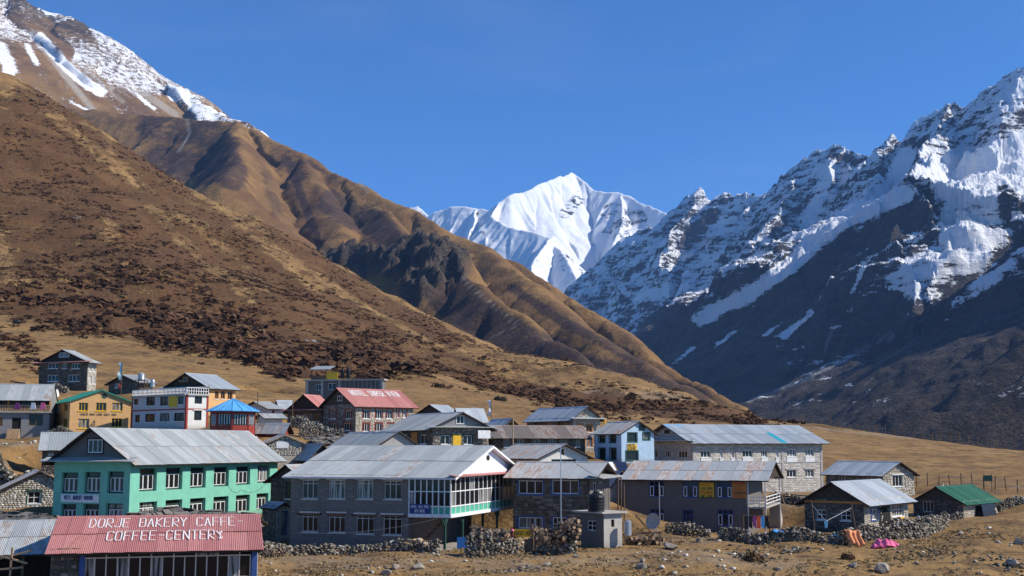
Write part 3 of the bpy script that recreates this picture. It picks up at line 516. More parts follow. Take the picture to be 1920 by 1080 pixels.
class House:
    def __init__(s, name, label, px, Y, a, pl, pr, pe, pb, cat='house', group='houses of the mountain village', sink=1.6, Ly=None):
        c = P(px, pe, Y); s.a = R(a); s.zb = P(px, pb, Y).z; s.H = c.z - s.zb; s.C = c
        s.dx = (math.sin(s.a), math.cos(s.a)); s.dy = (-math.cos(s.a), math.sin(s.a))
        s.Lx = s._solve(pr, s.dx, c.z); s.Ly = Ly or s._solve(pl, s.dy, c.z); s.sink = sink; HOUSES.append(s)
        s.root = thing(name, label, cat, (c.x, c.y, s.zb), math.pi / 2 - s.a, group)
    def _solve(s, px, d, z):
        q = px - 960; return (q * (s.C.y * ct + z * st) - F * s.C.x) / (F * d[0] - q * d[1] * ct)
    def world(s, x, y, z): return Vector((s.C.x + x * s.dx[0] + y * s.dy[0], s.C.y + x * s.dx[1] + y * s.dy[1], s.zb + z))
    def pt(s, f, t, dep, z):                    # facade coordinates: t runs from the viewer's left to right
        return Vector((t, dep, z)) if f == 'R' else Vector((dep, s.Ly - t, z))
    def at(s, f, px, py, dep=0):                # photograph pixel -> (t, z) on a facade
        z = s.C.z
        for _ in range(3):
            q = px - 960
            ox, oy = (dep * s.dy[0], dep * s.dy[1]) if f == 'R' else (dep * s.dx[0], dep * s.dx[1]); d = s.dx if f == 'R' else s.dy
            L = (q * ((s.C.y + oy) * ct + z * st) - F * (s.C.x + ox)) / (F * d[0] - q * d[1] * ct)
            Yw = s.C.y + oy + L * d[1]; z = ray(px, py)[1] * Yw
        return (L if f == 'R' else s.Ly - L), z - s.zb
    def rect(s, f, x0, y0, x1, y1, dep=0):
        ym = (y0 + y1) / 2; a, _ = s.at(f, x0, ym, dep); b, _ = s.at(f, x1, ym, dep); _, t = s.at(f, (x0 + x1) / 2, y0, dep); _, bt = s.at(f, (x0 + x1) / 2, y1, dep); return a, bt, b, t
    def wall(s, f, mat, ops=(), z0=None, z1=None, dep=.18, t0=0, t1=None, off=0, name='wall', top=None):
        z0 = -s.sink if z0 is None else z0; z1 = s.H if z1 is None else z1; t1 = (s.Lx if f == 'R' else s.Ly) if t1 is None else t1
        ops = [(max(t0 + .03, a), max(z0 + .02, b), min(t1 - .03, c), min(z1 - .02, d)) for a, b, c, d in ops]; ops = [o for o in ops if o[2] - o[0] > .1 and o[3] - o[1] > .1]
        xs = sorted({t0, t1} | {q for o in ops for q in (o[0], o[2])}); zs = sorted({z0, z1} | {q for o in ops for q in (o[1], o[3])}); m = MB()
        for i in range(len(xs) - 1):
            for j in range(len(zs) - 1):
                cx, cz = (xs[i] + xs[i + 1]) / 2, (zs[j] + zs[j + 1]) / 2
                if any(o[0] < cx < o[2] and o[1] < cz < o[3] for o in ops): continue
                m.quad(s.pt(f, xs[i], off, zs[j]), s.pt(f, xs[i + 1], off, zs[j]), s.pt(f, xs[i + 1], off, zs[j + 1]), s.pt(f, xs[i], off, zs[j + 1]))
        for a, b, c, d in ops:
            q = lambda t, dd, z: s.pt(f, t, off + dd, z)
            m.quad(q(a, 0, b), q(a, dep, b), q(a, dep, d), q(a, 0, d)); m.quad(q(c, dep, b), q(c, 0, b), q(c, 0, d), q(c, dep, d))
            m.quad(q(a, 0, d), q(a, dep, d), q(c, dep, d), q(c, 0, d)); m.quad(q(a, dep, b), q(a, 0, b), q(c, 0, b), q(c, dep, b))
        if top: m.poly(*[s.pt(f, t, off, z) for t, z in top])
        return m.build(name, mat, s.root), ops
    def shell(s, mat):                          # the two hidden walls and a floor slab under the roof
        m = MB(); x, y, b, h = s.Lx, s.Ly, -s.sink, s.H
        m.quad((x, 0, b), (x, y, b), (x, y, h), (x, 0, h)); m.quad((x, y, b), (0, y, b), (0, y, h), (x, y, h)); m.quad((.02, .02, h - .02), (x - .02, .02, h - .02), (x - .02, y - .02, h - .02), (.02, y - .02, h - .02))
        return m.build('rear_wall', mat, s.root)
    def window(s, f, o, frame='white', lites=3, fr=.07, trans=0, dep=.12, sill=None, lintel=None, name='window', pane='glass', bars=0, off=0, surround=None):
        a, b, c, d = o; w, h = c - a, d - b; kw, kh = round(w, 1), round(h, 1)
        me = cached(('w', kw, kh, frame, lites, fr, trans, bars), lambda: (lambda q: (q.materials.append(M[frame]), q)[1])(window_mesh(kw, kh, lites, fr, trans, bars).mesh('window')))
        ob = link(name, me, s.root); ob.location = s.pt(f, a, off + dep - .05, b); ob.rotation_euler = (0, 0, 0 if f == 'R' else -math.pi / 2); ob.scale = (w / kw, 1, h / kh)
        def pm():
            m = MB(); m.box(.01, .03, .01, kw - .01, .05, kh - .01); q = m.mesh('pane'); q.materials.append(M[pane]); return q
        link('pane', cached(('p', kw, kh, pane), pm), ob)
        def slab(z, hh, over, out, mt, nm):
            def mk():
                m = MB(); m.box(-over, -out, z, kw + over, .03, z + hh); q = m.mesh(nm); q.materials.append(M[mt]); return q
            link(nm, cached((nm, kw, kh, z, hh, over, out, mt), mk), ob)
        if sill: slab(-.09, .085, .06, dep + .02, sill, 'sill')
        if lintel: slab(kh + .03, .12, .16, dep + .06, lintel, 'lintel')
        if surround:
            def mk():
                m = MB(); g = .12; y0, y1 = -dep + .02, -dep + .055
                m.box(-g, y0, -g, 0, y1, kh + g); m.box(kw, y0, -g, kw + g, y1, kh + g); m.box(0, y0, kh, kw, y1, kh + g); m.box(0, y0, -g, kw, y1, 0); q = m.mesh('surround'); q.materials.append(M[surround]); return q
            link('surround', cached(('su', kw, kh, surround), mk), ob)
        return ob
    def windows(s, f, mat, rects, z0=None, z1=None, wdep=.18, top=None, off=0, t0=0, t1=None, **k):
        ops = [s.rect(f, *r[:4], dep=off) for r in rects]; ob, ops = s.wall(f, mat, ops, z0, z1, wdep, top=top, off=off, t0=t0, t1=t1)
        for o in ops: s.window(f, o, dep=wdep - .02, off=off, **k)
        s.ops = getattr(s, 'ops', {}); s.ops[f] = ops; return ops
    def stones(s, f, mat, size=.3, h=.2, z0=-.2, z1=None, ops=None, proud=.032, regular=False, t0=0, t1=None, off=0, tri=None, max_n=4200, name='stonework'):
        z1 = s.H if z1 is None else z1; t1 = (s.Lx if f == 'R' else s.Ly) if t1 is None else t1; ops = s.ops.get(f, []) if ops is None and hasattr(s, 'ops') else (ops or []); it = []; z = z0; row = 0
        while z < (z1 if tri is None else tri[1]) - h * .3:
            x = t0 - (size * .5 * (row % 2) if regular else rnd.random() * size)
            while x < t1:
                wd = size if regular else size * rnd.uniform(.55, 1.5); a, b = max(x, t0), min(x + wd, t1); hh = h if regular else h * rnd.uniform(.8, 1.05)
                if z > z1 and tri:
                    lim = (tri[1] - z - h * .6) / (tri[1] - z1) * (t1 - t0) / 2; mid = (t0 + t1) / 2
                    if abs((a + b) / 2 - mid) > lim - size * .3: x += wd; continue
                if b - a > .07 and not any(o[0] - .04 < b and a < o[2] + .04 and o[1] - .02 < z + hh and z < o[3] + .02 for o in ops):
                    p = s.pt(f, (a + b) / 2, off - proud * .2, z + hh / 2); it.append((p, (b - a - .018, proud * 2 * rnd.uniform(.7, 1.1) if not regular else proud * 1.4, hh - .016), 0 if f == 'R' else -math.pi / 2, 0))
                x += wd
            z += h; row += 1
        if it: return joined(name, it[:max_n], mat, s.root, shapes=BLK)
    # ---- roofs: a deck plus corrugated sheets laid on it
    def gable(s, ridge, rise, mat, eave=.6, over=.5, gmat=None, gwin=None, sheets=.82, rows=1, thick=.1, fascia='darkwood', x0=0, x1=None, y0=0, y1=None, z=None, waves=6, gable_in=0., name='roof', wallgab=True, pent=None, back=True, gframe='white'):
        """ridge 'x' or 'y' = local axis the ridge runs along"""
        x1 = s.Lx if x1 is None else x1; y1 = s.Ly if y1 is None else y1; z = s.H if z is None else z
        A = Matrix(((1, 0, 0), (0, 1, 0), (0, 0, 1))) if ridge == 'x' else Matrix(((0, 1, 0), (1, 0, 0), (0, 0, 1)))
        (u0, u1, v0, v1) = (x0, x1, y0, y1) if ridge == 'x' else (y0, y1, x0, x1); W = (v1 - v0) / 2; vm = (v0 + v1) / 2; k = rise / W
        L0, L1 = u0 - over, u1 + over; zl = z - eave * k
        d = MB()
        for sg in (-1, 1):
            a, b = vm, vm + sg * (W + eave); za, zb_ = z + rise, zl
            c = [(L0, a, za), (L1, a, za), (L1, b, zb_), (L0, b, zb_)]
            d.hexa([A @ Vector((p[0], p[1], p[2] - thick)) for p in c] + [A @ Vector(p) for p in c])
        deck = d.build(name, M[fascia], s.root)
        for f_ in deck.data.polygons: pass
        sl_ = math.hypot(W + eave, W * k + eave * k); ang = math.atan(k); n = max(2, round((L1 - L0) / sheets)); sw = (L1 - L0) / n
        for sg in ((-1, 1) if back else (-1,)):
            for r_ in range(rows):
                for i in range(n):
                    ln = sl_ / rows
                    me = cached(('sh', round(sw, 3), round(ln, 2), mat, waves), lambda: sheet_mesh(sw, ln + .08, waves, M[mat]))
                    o = link('roof_sheet', me, deck); jz = rnd.uniform(.012, .03) + .012 * (i % 2) + (rows - 1 - r_) * .0
                    # sheet frame: x along ridge, y down the slope, origin at its upper corner
                    o.matrix_local = frame_on(A, (L0 + i * sw, vm, z + rise), sg, ang, r_ * ln - .01, jz + .03 * (1 if r_ == 0 and rows > 1 else 0) , rnd.uniform(-.004, .004))
        # gable walls
        if wallgab:
            for e in (u0 + gable_in, u1 - gable_in):
                g = MB(); g.poly(*[A @ Vector(p) for p in ((e, v0, z - .01), (e, v1, z - .01), (e, vm, z + rise - thick * 1.1))])
                g.build('gable_wall', M[gmat], s.root)
        cap = MB()
        for sg in (-1, 1):
            c = [(L0, vm, z + rise + .07), (L1, vm, z + rise + .07), (L1, vm + sg * .22, z + rise + .07 - .22 * k), (L0, vm + sg * .22, z + rise + .07 - .22 * k)]
            cap.hexa([A @ Vector((p[0], p[1], p[2] - .02)) for p in c] + [A @ Vector(p) for p in c])
        cap.build('ridge_cap', M[mat], deck)
        if pent:                                 # small lean-to strip under the gable: (out, drop, material)
            out, drop, pm = pent; m = MB()
            e = u0 + gable_in; z0_ = z + .12; q = [(e, v0 - eave, z0_), (e, v1 + eave, z0_), (e - out, v1 + eave, z0_ - drop), (e - out, v0 - eave, z0_ - drop)]
            m.hexa([A @ Vector((p[0], p[1], p[2] - .05)) for p in q] + [A @ Vector(p) for p in q]); m.build('pent_roof', M[pm], s.root)
        return deck
    def gable_window(s, f, r, lites=3, frame='white', pane='glass', off=0, **k):
        o = s.rect(f, *r, dep=off); w = s.window(f, o, frame, lites, dep=.03, off=off - .03, pane=pane, **k); return w
def sheet_mesh(w, l, waves, mat):
    m = MB(); n = waves * 2
    for i in range(n):
        a, b = w * i / n, w * (i + 1) / n + (.01 if i == n - 1 else 0); za, zb_ = (.022 if i % 2 else 0), (0 if i % 2 else .022); m.quad((a, 0, za), (a, l, za), (b, l, zb_), (b, 0, zb_))
    q = m.mesh('roof_sheet'); q.materials.append(mat); return q
def frame_on(A, o, sg, ang, down, lift, tw):
    ax = Vector((1, 0, 0)); ay = Vector((0, sg * math.cos(ang), -math.sin(ang))); az = ax.cross(ay)
    if az.z < 0: az = -az
    og = Vector(o) + ay * down + az * lift; cols = [A @ ax, A @ ay, A @ az]; og = A @ og
    m = Matrix.Identity(4)
    for c in range(3):
        for r_ in range(3): m[r_][c] = cols[c][r_]
    for r_ in range(3): m[r_][3] = og[r_]
    return m
# ================================================================ THE VILLAGE
def rise(h, axis, px, py, end=0):               # height of the ridge above the eave, read at the gable apex
    x, y = (0 if not end else h.Lx, h.Ly / 2) if axis == 'x' else (h.Lx / 2, 0 if not end else h.Ly)
    return max(.35, ray(px, py)[1] * h.world(x, y, 0).y - h.zb - h.H)
def tri(h, f): T = h.Lx if f == 'R' else h.Ly; return T
def panel(h, f, r, mat, name, label=None, off=.03, th=.04, parent=None):
    a, b, c, d = h.rect(f, *r); m = MB(); p = [h.pt(f, a, -off, b), h.pt(f, c, -off, b), h.pt(f, c, -off - th, b), h.pt(f, a, -off - th, b)]
    q = [v + Vector((0, 0, d - b)) for v in p]; m.hexa(p + q); o = m.build(name, M[mat], h.root)
    if label: o['label'] = label
    return o, (a, b, c, d)
def wtext(h, f, s, box, mat, off=.085, wd=.05, name='lettering'):
    a, b, c, d = box; n = len(s); adv = (c - a) / (n * 1.45); v = (h.pt(f, 1, 0, 0) - h.pt(f, 0, 0, 0)).normalized()
    return text(name, s, h.pt(f, a, -off, b), v, (0, 0, 1), d - b, adv, wd, M[mat], h.root)
def band(h, f, z, hh, mat, out=.04, name='beam', t0=0, t1=None):
    t1 = (h.Lx if f == 'R' else h.Ly) if t1 is None else t1; m = MB()
    p = [h.pt(f, t0, -out, z), h.pt(f, t1, -out, z), h.pt(f, t1, .03, z), h.pt(f, t0, .03, z)]; m.hexa(p + [v + Vector((0, 0, hh)) for v in p]); return m.build(name, M[mat], h.root)
def pillar(h, f, t, w_, z0, z1, mat, out=.06, name='pillar'):
    m = MB(); p = [h.pt(f, t - w_ / 2, -out, z0), h.pt(f, t + w_ / 2, -out, z0), h.pt(f, t + w_ / 2, .05, z0), h.pt(f, t - w_ / 2, .05, z0)]; m.hexa(p + [v + Vector((0, 0, z1 - z0)) for v in p]); return m.build(name, M[mat], h.root)
def simple(name, label, px, Y, a, pl, pr, pe, pb, ridge, apex, wall, roof, Lw=(), Rw=(), gmat=None, stone=None, lites=2, frame='white', trans=0, pent=None, gw=None, eave=.55, over=.45, gf=None, ssize=.32, sheets=.85, wallR=None, lintel=None, sill='white', gframe=None, surround=None, fascia='darkwood', rows=1, stR=None, Ly=None):
    h = House(name, label, px, Y, a, pl, pr, pe, pb, Ly=Ly); ssize *= .74
    ob = dict(lites=lites, frame=frame, trans=trans, sill=sill, lintel=lintel, surround=surround)
    h.windows('L', M['mortar'] if stone else M[wall], Lw, **ob); h.windows('R', M['limemortar' if stR == 'stonepale' else 'mortar'] if (stR or stone) else M[wallR or wall], Rw, **ob)
    if stone: h.stones('L', M[stone], ssize, ssize * .6)
    if stR or stone: h.stones('R', M[stR or stone], ssize, ssize * .6)  # stR: paler stone that puts sunlight into the right face's colour
    h.shell(M[wall]); r = rise(h, ridge, *apex)
    h.gable(ridge, r, roof, eave=eave, over=over, gmat=gmat or wall, pent=pent, sheets=sheets, fascia=fascia, rows=rows)
    if gf == 'stone':
        f = 'L' if ridge == 'x' else 'R'; h.stones(f, M[stR or stone], ssize, ssize * .6, z0=h.H, tri=(0, h.H + r - .1))
    if gw: h.gable_window('L' if ridge == 'x' else 'R', gw, lites=2, frame=gframe or frame)
    return h
# ---------------------------------------------------------------- green two storey lodge
g = House('guest_house', 'mint green two-storey guest house with grey tin roof behind the red roofed bakery', 245.5, 101, 19, 103, 521, 860, 987)
GR = [(262,878,294,921),(311,877,342,918),(357,876,386,915),(401,875.5,429,912),(443,874.5,469,909),(483,873,506,905),(261,941,294,981),(310,937,341,976),(356,934,385,971),(400,931,428,966),(442,928,468,962),(481,925,503,957)]
GL = [(115,886,146,925),(158,885,188,925),(201,884,232,925),(114,945,142,985),(155,945,185,985),(198,944,230,985)]
for f, rs in (('R', GR), ('L', GL)):
    ops = [g.rect(f, *r) for r in rs]; _, ops = g.wall(f, M['mint'], ops, dep=.42)
    for o in ops:
        w_ = g.window(f, o, 'dkgreen', 1, .10, .78, dep=.34); ww, hh = round(o[2] - o[0], 1), round(o[3] - o[1], 1)
        def mk():
            m = MB(); a0, b0, wi, hi = .14, .14, ww - .28, hh * .64
            for k in range(3):
                x0 = a0 + wi * k / 3; x1 = x0 + wi / 3 - .03; m.box(x0, -.03, b0, x0 + .05, .02, b0 + hi); m.box(x1 - .05, -.03, b0, x1, .02, b0 + hi); m.box(x0 + .05, -.03, b0, x1 - .05, .02, b0 + .05); m.box(x0 + .05, -.03, b0 + hi - .05, x1 - .05, .02, b0 + hi)
            q = m.mesh('casement'); q.materials.append(M['white']); return q
        link('casement', cached(('gc', ww, hh), mk), w_)
g.shell(M['mint'])
deck = g.gable('x', rise(g, 'x', 184, 803), 'tin', eave=.75, over=.55, gmat='darkplaster', rows=2, sheets=.85, pent=(1.0, .32, 'tin'))
g.gable_window('L', (166,824,193,849), lites=3, frame='white', off=0, surround='darkwood')
wtext(g, 'R', 'YETI GUEST HOUSE', g.rect('R', 291, 865, 346, 872), 'dkpaint', .05, .05)
o, bx = panel(g, 'L', (115,927,186,942), 'white', 'banner', 'pale lavender banner between the window rows')
wtext(g, 'L', 'YETI GUEST HOUSE', (bx[0] + .35, bx[1] + .26, bx[2] - .5, bx[3] - .12), 'navypaint', .11, .06)
band(g, 'L', 0, .35, 'mint', .06, 'plinth'); band(g, 'R', 0, .35, 'mint', .06, 'plinth')
# ---------------------------------------------------------------- central lodge with the glazed gallery
c = House('lodge', 'grey block lodge with white boarded gable and green panelled glazed gallery', 845, 93, 18.5, 546, 972, 893, 1034)
tS = c.at('L', 766, 930)[0]; yS = c.Ly - tS; zF = c.at('L', 844, 966)[1]
CU = [(566,900,596,935),(616,900,647,935),(669,900,699.5,935.5),(720,901,752.5,936)]; CL = [(566,962.5,596,997),(616,963,647,998.5),(667.5,965,701,1001),(718,966,753,1003)]
ops = [c.rect('L', *r) for r in CU + CL]; _, ops = c.wall('L', M['blockmortar'], ops, t1=tS, dep=.28); c.ops = {'L': ops, 'R': []}
for o in ops: c.window('L', o, 'cream', 3, .07, .8, dep=.16, sill='cream', lintel='cream')
c.stones('L', M['block'], .42, .2, z0=-.2, t1=tS, regular=True, proud=.006, name='blockwork')
m = MB(); xb = c.at('R', 884, 1000, dep=yS)[0]
m.quad((0, yS, -1.5), (xb, yS, -1.5), (xb, yS, zF), (0, yS, zF)); m.quad((xb, yS, -1.5), (xb, c.Ly, -1.5), (xb, c.Ly, zF), (xb, yS, zF)); m.quad((c.Lx, 0, zF), (c.Lx, c.Ly, zF), (c.Lx, c.Ly, c.H), (c.Lx, 0, c.H))
m.quad((c.Lx, c.Ly, zF), (0, c.Ly, zF), (0, c.Ly, c.H), (c.Lx, c.Ly, c.H)); m.quad((xb, c.Ly, -1.5), (0, c.Ly, -1.5), (0, c.Ly, zF), (xb, c.Ly, zF)); m.build('lower_wall', M['darkplaster'], c.root)
m = MB(); m.box(0, 0, zF - .22, c.Lx, c.Ly, zF - .01); m.build('upper_floor', M['wood'], c.root)
m = MB(); m.box(.02, .02, c.H - .12, c.Lx - .02, c.Ly - .02, c.H - .03); m.build('ceiling', M['darkwood'], c.root)
m = MB(); m.box(-.4, -.9, -.9, c.Lx + .5, yS, .02); m.build('ground_slab', M['concrete'], c.root)
def gallery(f, t0, t1, n, split, zs, wdark):
    zg, zt = zF + .62, c.H - .12
    fr = MB()
    for k in range(n + 1):
        t = t0 + (t1 - t0) * k / n; p = [c.pt(f, t - .045, -.03, zF), c.pt(f, t + .045, -.03, zF), c.pt(f, t + .045, .05, zF), c.pt(f, t - .045, .05, zF)]; fr.hexa(p + [v + Vector((0, 0, c.H - zF)) for v in p])
    for z, hh, out in ((zF - .2, .26, .09), (zg - .04, .09, .04), (zg + (zt - zg) * .5, .07, .04), (zt, .12, .04)):
        p = [c.pt(f, t0 - .05, -out, z), c.pt(f, t1 + .05, -out, z), c.pt(f, t1 + .05, .06, z), c.pt(f, t0 - .05, .06, z)]; fr.hexa(p + [v + Vector((0, 0, hh)) for v in p])
    fo = fr.build('gallery_frame', M['white'], c.root)
    for k in range(n):
        a, b = t0 + (t1 - t0) * k / n, t0 + (t1 - t0) * (k + 1) / n
        def bx(z0, z1, d, nm, mt):
            q = MB(); p = [c.pt(f, a + .04, d, z0), c.pt(f, b - .04, d, z0), c.pt(f, b - .04, d + .02, z0), c.pt(f, a + .04, d + .02, z0)]; q.hexa(p + [v + Vector((0, 0, z1 - z0)) for v in p]); q.build(nm, M[mt], fo)
        bx(zF + .06, zg - .04, .01, 'green_panel', 'green'); mid = zg + (zt - zg) * .5
        bx(zg + .05, mid, .015, 'pane', 'glass'); bx(mid + .07, zt, .015, 'pane', 'glass')
gallery('L', tS + .05, c.Ly, 7, 1, 0, 0); gallery('R', 0, c.Lx, 16, 1, 0, 0)
r = rise(c, 'y', 907, 836.5)
c.gable('y', r, 'tin', eave=.5, over=.55, gmat='boards', rows=2, sheets=.85, gable_in=-.02, fascia='boards', pent=(.6, .12, 'tinred'))
m = MB()                                        # upright boards of the gable
W_ = c.Lx / 2
nb = 22
for k in range(nb):
    x0, x1 = c.Lx * k / nb + .012, c.Lx * (k + 1) / nb - .012; f1 = lambda x: c.H + r * (1 - abs(x - W_) / W_) - .14
    if min(f1(x0), f1(x1)) < c.H + .12: continue
    b = MB(); b.hexa([(x0, -.07, c.H + .06), (x1, -.07, c.H + .06), (x1, -.022, c.H + .06), (x0, -.022, c.H + .06), (x0, -.07, f1(x0)), (x1, -.07, f1(x1)), (x1, -.022, f1(x1)), (x0, -.022, f1(x0))]); b.build('board', M['boards'], c.root)
m = MB(); a, b_, cc, d = c.rect('R', 903.5, 850, 910.5, 861.5); mx, mz = c.Lx / 2, c.H + r * .58
m.poly(*[(mx + math.cos(t * math.pi / 4) * (cc - a) / 2, -.085, mz + math.sin(t * math.pi / 4) * (d - b_) / 2) for t in range(8)]); m.build('gable_vent', M['dark'], c.root)
def barge(h, r, x1, eave, mat, over, w_=.16):
    for sg in (-1, 1):
        q = MB(); k = r / (x1 / 2); a = Vector((x1 / 2, -over - .03, h.H + r + .02)); b = Vector((x1 / 2 + sg * (x1 / 2 + eave), -over - .03, h.H - eave * k + .02)); q.beam(a - Vector((0, 0, .1)), b - Vector((0, 0, .1)), .05, w_); q.build('bargeboard', M[mat], h.root)
barge(c, r, c.Lx, .5, 'white', .55)
o, bx = panel(c, 'L', (769,945,807,969), 'navypaint', 'sign', 'dark blue sign with two white lines at the gallery foot')
wtext(c, 'L', 'HOTEL YALA PEAK', (bx[0] + .12, bx[1] + .66, bx[2] - .1, bx[3] - .1), 'paint', .075, .025); wtext(c, 'L', 'REST HOUSE', (bx[0] + .4, bx[1] + .34, bx[2] - .4, bx[3] - .42), 'paint', .075, .025)
for px_, dp, mt in ((834, .1, 'dkgreen'), (867, .35, 'dkgreen'), (905, 1.6, 'dkgreen'), (932, .1, 'dkgreen'), (969, .12, 'white')):
    t = c.at('R', px_, 1000, dep=dp)[0]; m = MB(); m.box(t - .08, dp - .08, -1, t + .08, dp + .08, zF - .22)
    for sg in (-1, 1): m.beam((t, dp, zF - .75), (t + sg * .5, dp, zF - .25), .09, .09)
    m.build('post', M[mt], c.root)
for k in range(9):                               # stair up to the gallery
    m = MB(); m.box(.35, yS - .15 - k * .27 - .3, k * .28, 1.35, yS - .15 - k * .27, k * .28 + .07); m.build('stair_step', M['wood'], c.root)
m = MB(); m.beam((.3, yS - .2, 0), (.3, yS - 2.7, 2.6), .07, .22); m.beam((1.4, yS - .2, 0), (1.4, yS - 2.7, 2.6), .07, .22); m.build('stair_stringer', M['wood'], c.root)
# ---------------------------------------------------------------- rust streaked house right of the lodge
h = House('house', 'dark stone house with rust streaked tin roof and blue framed triple windows', 1106, 100, 19, 962, 1143, 893, 1012)
h.windows('L', M['mortar'], [(972,901,1018,926),(1035,900,1085.5,926),(972,970,1018,991),(1036,970,1062,991)], lites=3, frame='white', surround='blue', fr=.07); h.windows('R', M['darkplaster'], [(1112,905,1120,925),(1124,904,1132,924)], lites=2)
h.stones('L', M['stonedark'], .36, .2, proud=.035); h.shell(M['darkplaster'])
h.gable('y', rise(h, 'y', 1126, 867), 'tinrust', eave=.55, over=.7, gmat='darkwood', rows=1, sheets=.8, pent=(1.2, .25, 'tin'))
for px_ in (1136, 1142):
    t = h.at('R', px_, 940)[0]; m = MB(); m.box(t - .06, -1.1, -.5, t + .06, -1., h.H - .1); m.build('post', M['wood'], h.root)
# ---------------------------------------------------------------- hotel with yellow signs
h = House('hotel', 'brown plastered hotel with yellow and orange signs and an outside stair', 1437, 112, 19, 1168, 1464, 898, 1003)
tT = h.at('L', 1400, 930)[0]; ops = [h.rect('L', *r) for r in [(1217,902,1245.5,932),(1279.5,902,1308,933),(1344,904,1373,934),(1219,954,1245.5,982),(1345,955,1375,987),(1280,955,1300,995)]]
_, ops = h.wall('L', M['darkplaster'], ops, t1=tT, dep=.2)
for o in ops: h.window('L', o, 'blue', 3, .1, .72, dep=.14)
for o in ops[:5]:
    for q0, q1 in ((.06, .3), (.7, .94)):
        m = MB(); w_ = o[2] - o[0]; a, b = o[0] + w_ * q0, o[0] + w_ * q1; z0, z1 = o[1] + .1, o[1] + (o[3] - o[1]) * .68
        for (ta, za, tb, zb_) in ((a, z0, a + .06, z1), (b - .06, z0, b, z1), (a + .06, z0, b - .06, z0 + .06), (a + .06, z1 - .06, b - .06, z1)):
            p = [h.pt('L', ta, .05, za), h.pt('L', tb, .05, za), h.pt('L', tb, .085, za), h.pt('L', ta, .085, za)]; m.hexa(p + [v + Vector((0, 0, zb_ - za)) for v in p])
        m.build('casement', M['white'], h.root)
yT = h.Ly - tT; m = MB(); m.quad((0, yT, -1.5), (h.Lx, yT, -1.5), (h.Lx, yT, h.H), (0, yT, h.H)); m.quad((h.Lx, yT, -1.5), (h.Lx, h.Ly, -1.5), (h.Lx, h.Ly, h.H), (h.Lx, yT, h.H)); m.quad((h.Lx, h.Ly, -1.5), (0, h.Ly, -1.5), (0, h.Ly, h.H), (h.Lx, h.Ly, h.H)); m.build('rear_wall', M['darkplaster'], h.root)
h.gable('y', rise(h, 'y', 1450, 866), 'tinrust', eave=.6, over=.25, gmat='darkwood', rows=2, sheets=.85)
zB = h.at('L', 1436, 951)[1]; m = MB(); m.box(.05, .1, zB - .15, h.Lx - .05, yT, zB); m.build('balcony_floor', M['concrete'], h.root)
m = MB()
for t in np.linspace(0, 1, 5): x = .08 + (h.Lx - .2) * t; m.box(x, .1, zB, x + .06, .16, zB + .9)
for y in np.linspace(.1, yT - .1, 4): m.box(.05, y, zB, .11, y + .06, zB + .9)
for z in (.25, .55, .85): m.box(.05, .09, zB + z, h.Lx - .05, .14, zB + z + .07); m.box(.04, .1, zB + z, .1, yT, zB + z + .07)
m.build('balcony_railing', M['white'], h.root)
for x, y in ((.1, .15), (h.Lx - .1, .15), (.1, yT - .1)): m = MB(); m.box(x - .05, y - .05, -.5, x + .05, y + .05, h.H); m.build('post', M['white'], h.root)
m = MB(); m.box(.5, yT - .04, 0, 1.2, yT - .01, 1.9); m.build('door', M['blue'], h.root)
for k in range(12):
    m = MB(); x0 = h.Lx + .1 + k * .24; m.box(x0, .2, -1.2, x0 + .26, 1.2, zB - .1 - k * (zB / 12.)); m.build('stair_step', M['concrete'], h.root)
m = MB(); m.bar((h.Lx + .3, .0, zB + .7), (h.Lx + 4.1, -.4, -.2), .045); m.build('stair_rail', M['paleWood'], h.root)
o, b4 = panel(h, 'L', (1310.5,903.5,1340,934), 'yellow', 'sign', 'square yellow sign with green border and red lettering')
for k, s_ in enumerate(('HOTEL', 'VIEW POINT', 'RESTAURANT', 'AND LODGE')): wtext(h, 'L', s_, (b4[0] + .2, b4[3] - .38 - k * .34, b4[2] - .15, b4[3] - .16 - k * .34), 'redpaint' if k % 2 == 0 else 'dkpaint', .085, .03)
m = MB()
for a_, z_, c_, d_ in ((b4[0], b4[1], b4[2], b4[1] + .06), (b4[0], b4[3] - .06, b4[2], b4[3]), (b4[0], b4[1] + .06, b4[0] + .06, b4[3] - .06), (b4[2] - .06, b4[1] + .06, b4[2], b4[3] - .06)):
    p = [h.pt('L', a_, -.095, z_), h.pt('L', c_, -.095, z_), h.pt('L', c_, -.072, z_), h.pt('L', a_, -.072, z_)]; m.hexa(p + [v + Vector((0, 0, d_ - z_)) for v in p])
m.build('sign_border', M['dkgreen'], o)
o, b4 = panel(h, 'L', (1373,900,1399.5,934), 'orange', 'sign', 'orange sign reading welcome to hotel')
for k, s_ in enumerate(('WELCOME', 'TO', 'HOTEL', 'KYANGJIN', 'GUMBA')): wtext(h, 'L', s_, (b4[0] + .15 + .3 * (k == 1), b4[3] - .34 - k * .3, b4[2] - .1 - .3 * (k == 1), b4[3] - .14 - k * .3), 'redpaint' if k != 3 else 'dkpaint', .085, .03)
# ---------------------------------------------------------------- small pump hut
h = House('hut', 'small flat roofed concrete hut below the black water tank', 1132, 91, 52, 1089, 1166, 963, 1025, cat='hut', group=None)
h.windows('L', M['darkplaster'], [(1100,976,1117,995)], lites=2, trans=.5, fr=.06); h.windows('R', M['concrete'], [(1146,974,1152,988)], lites=1, frame='darkwood'); h.shell(M['concrete'])  # left face darker than the concrete: its shade is put into the colour
m = MB(); m.box(-.45, -.35, h.H, h.Lx + .3, h.Ly + .5, h.H + .12); m.build('roof_slab', M['concrete'], h.root)
hutW = h
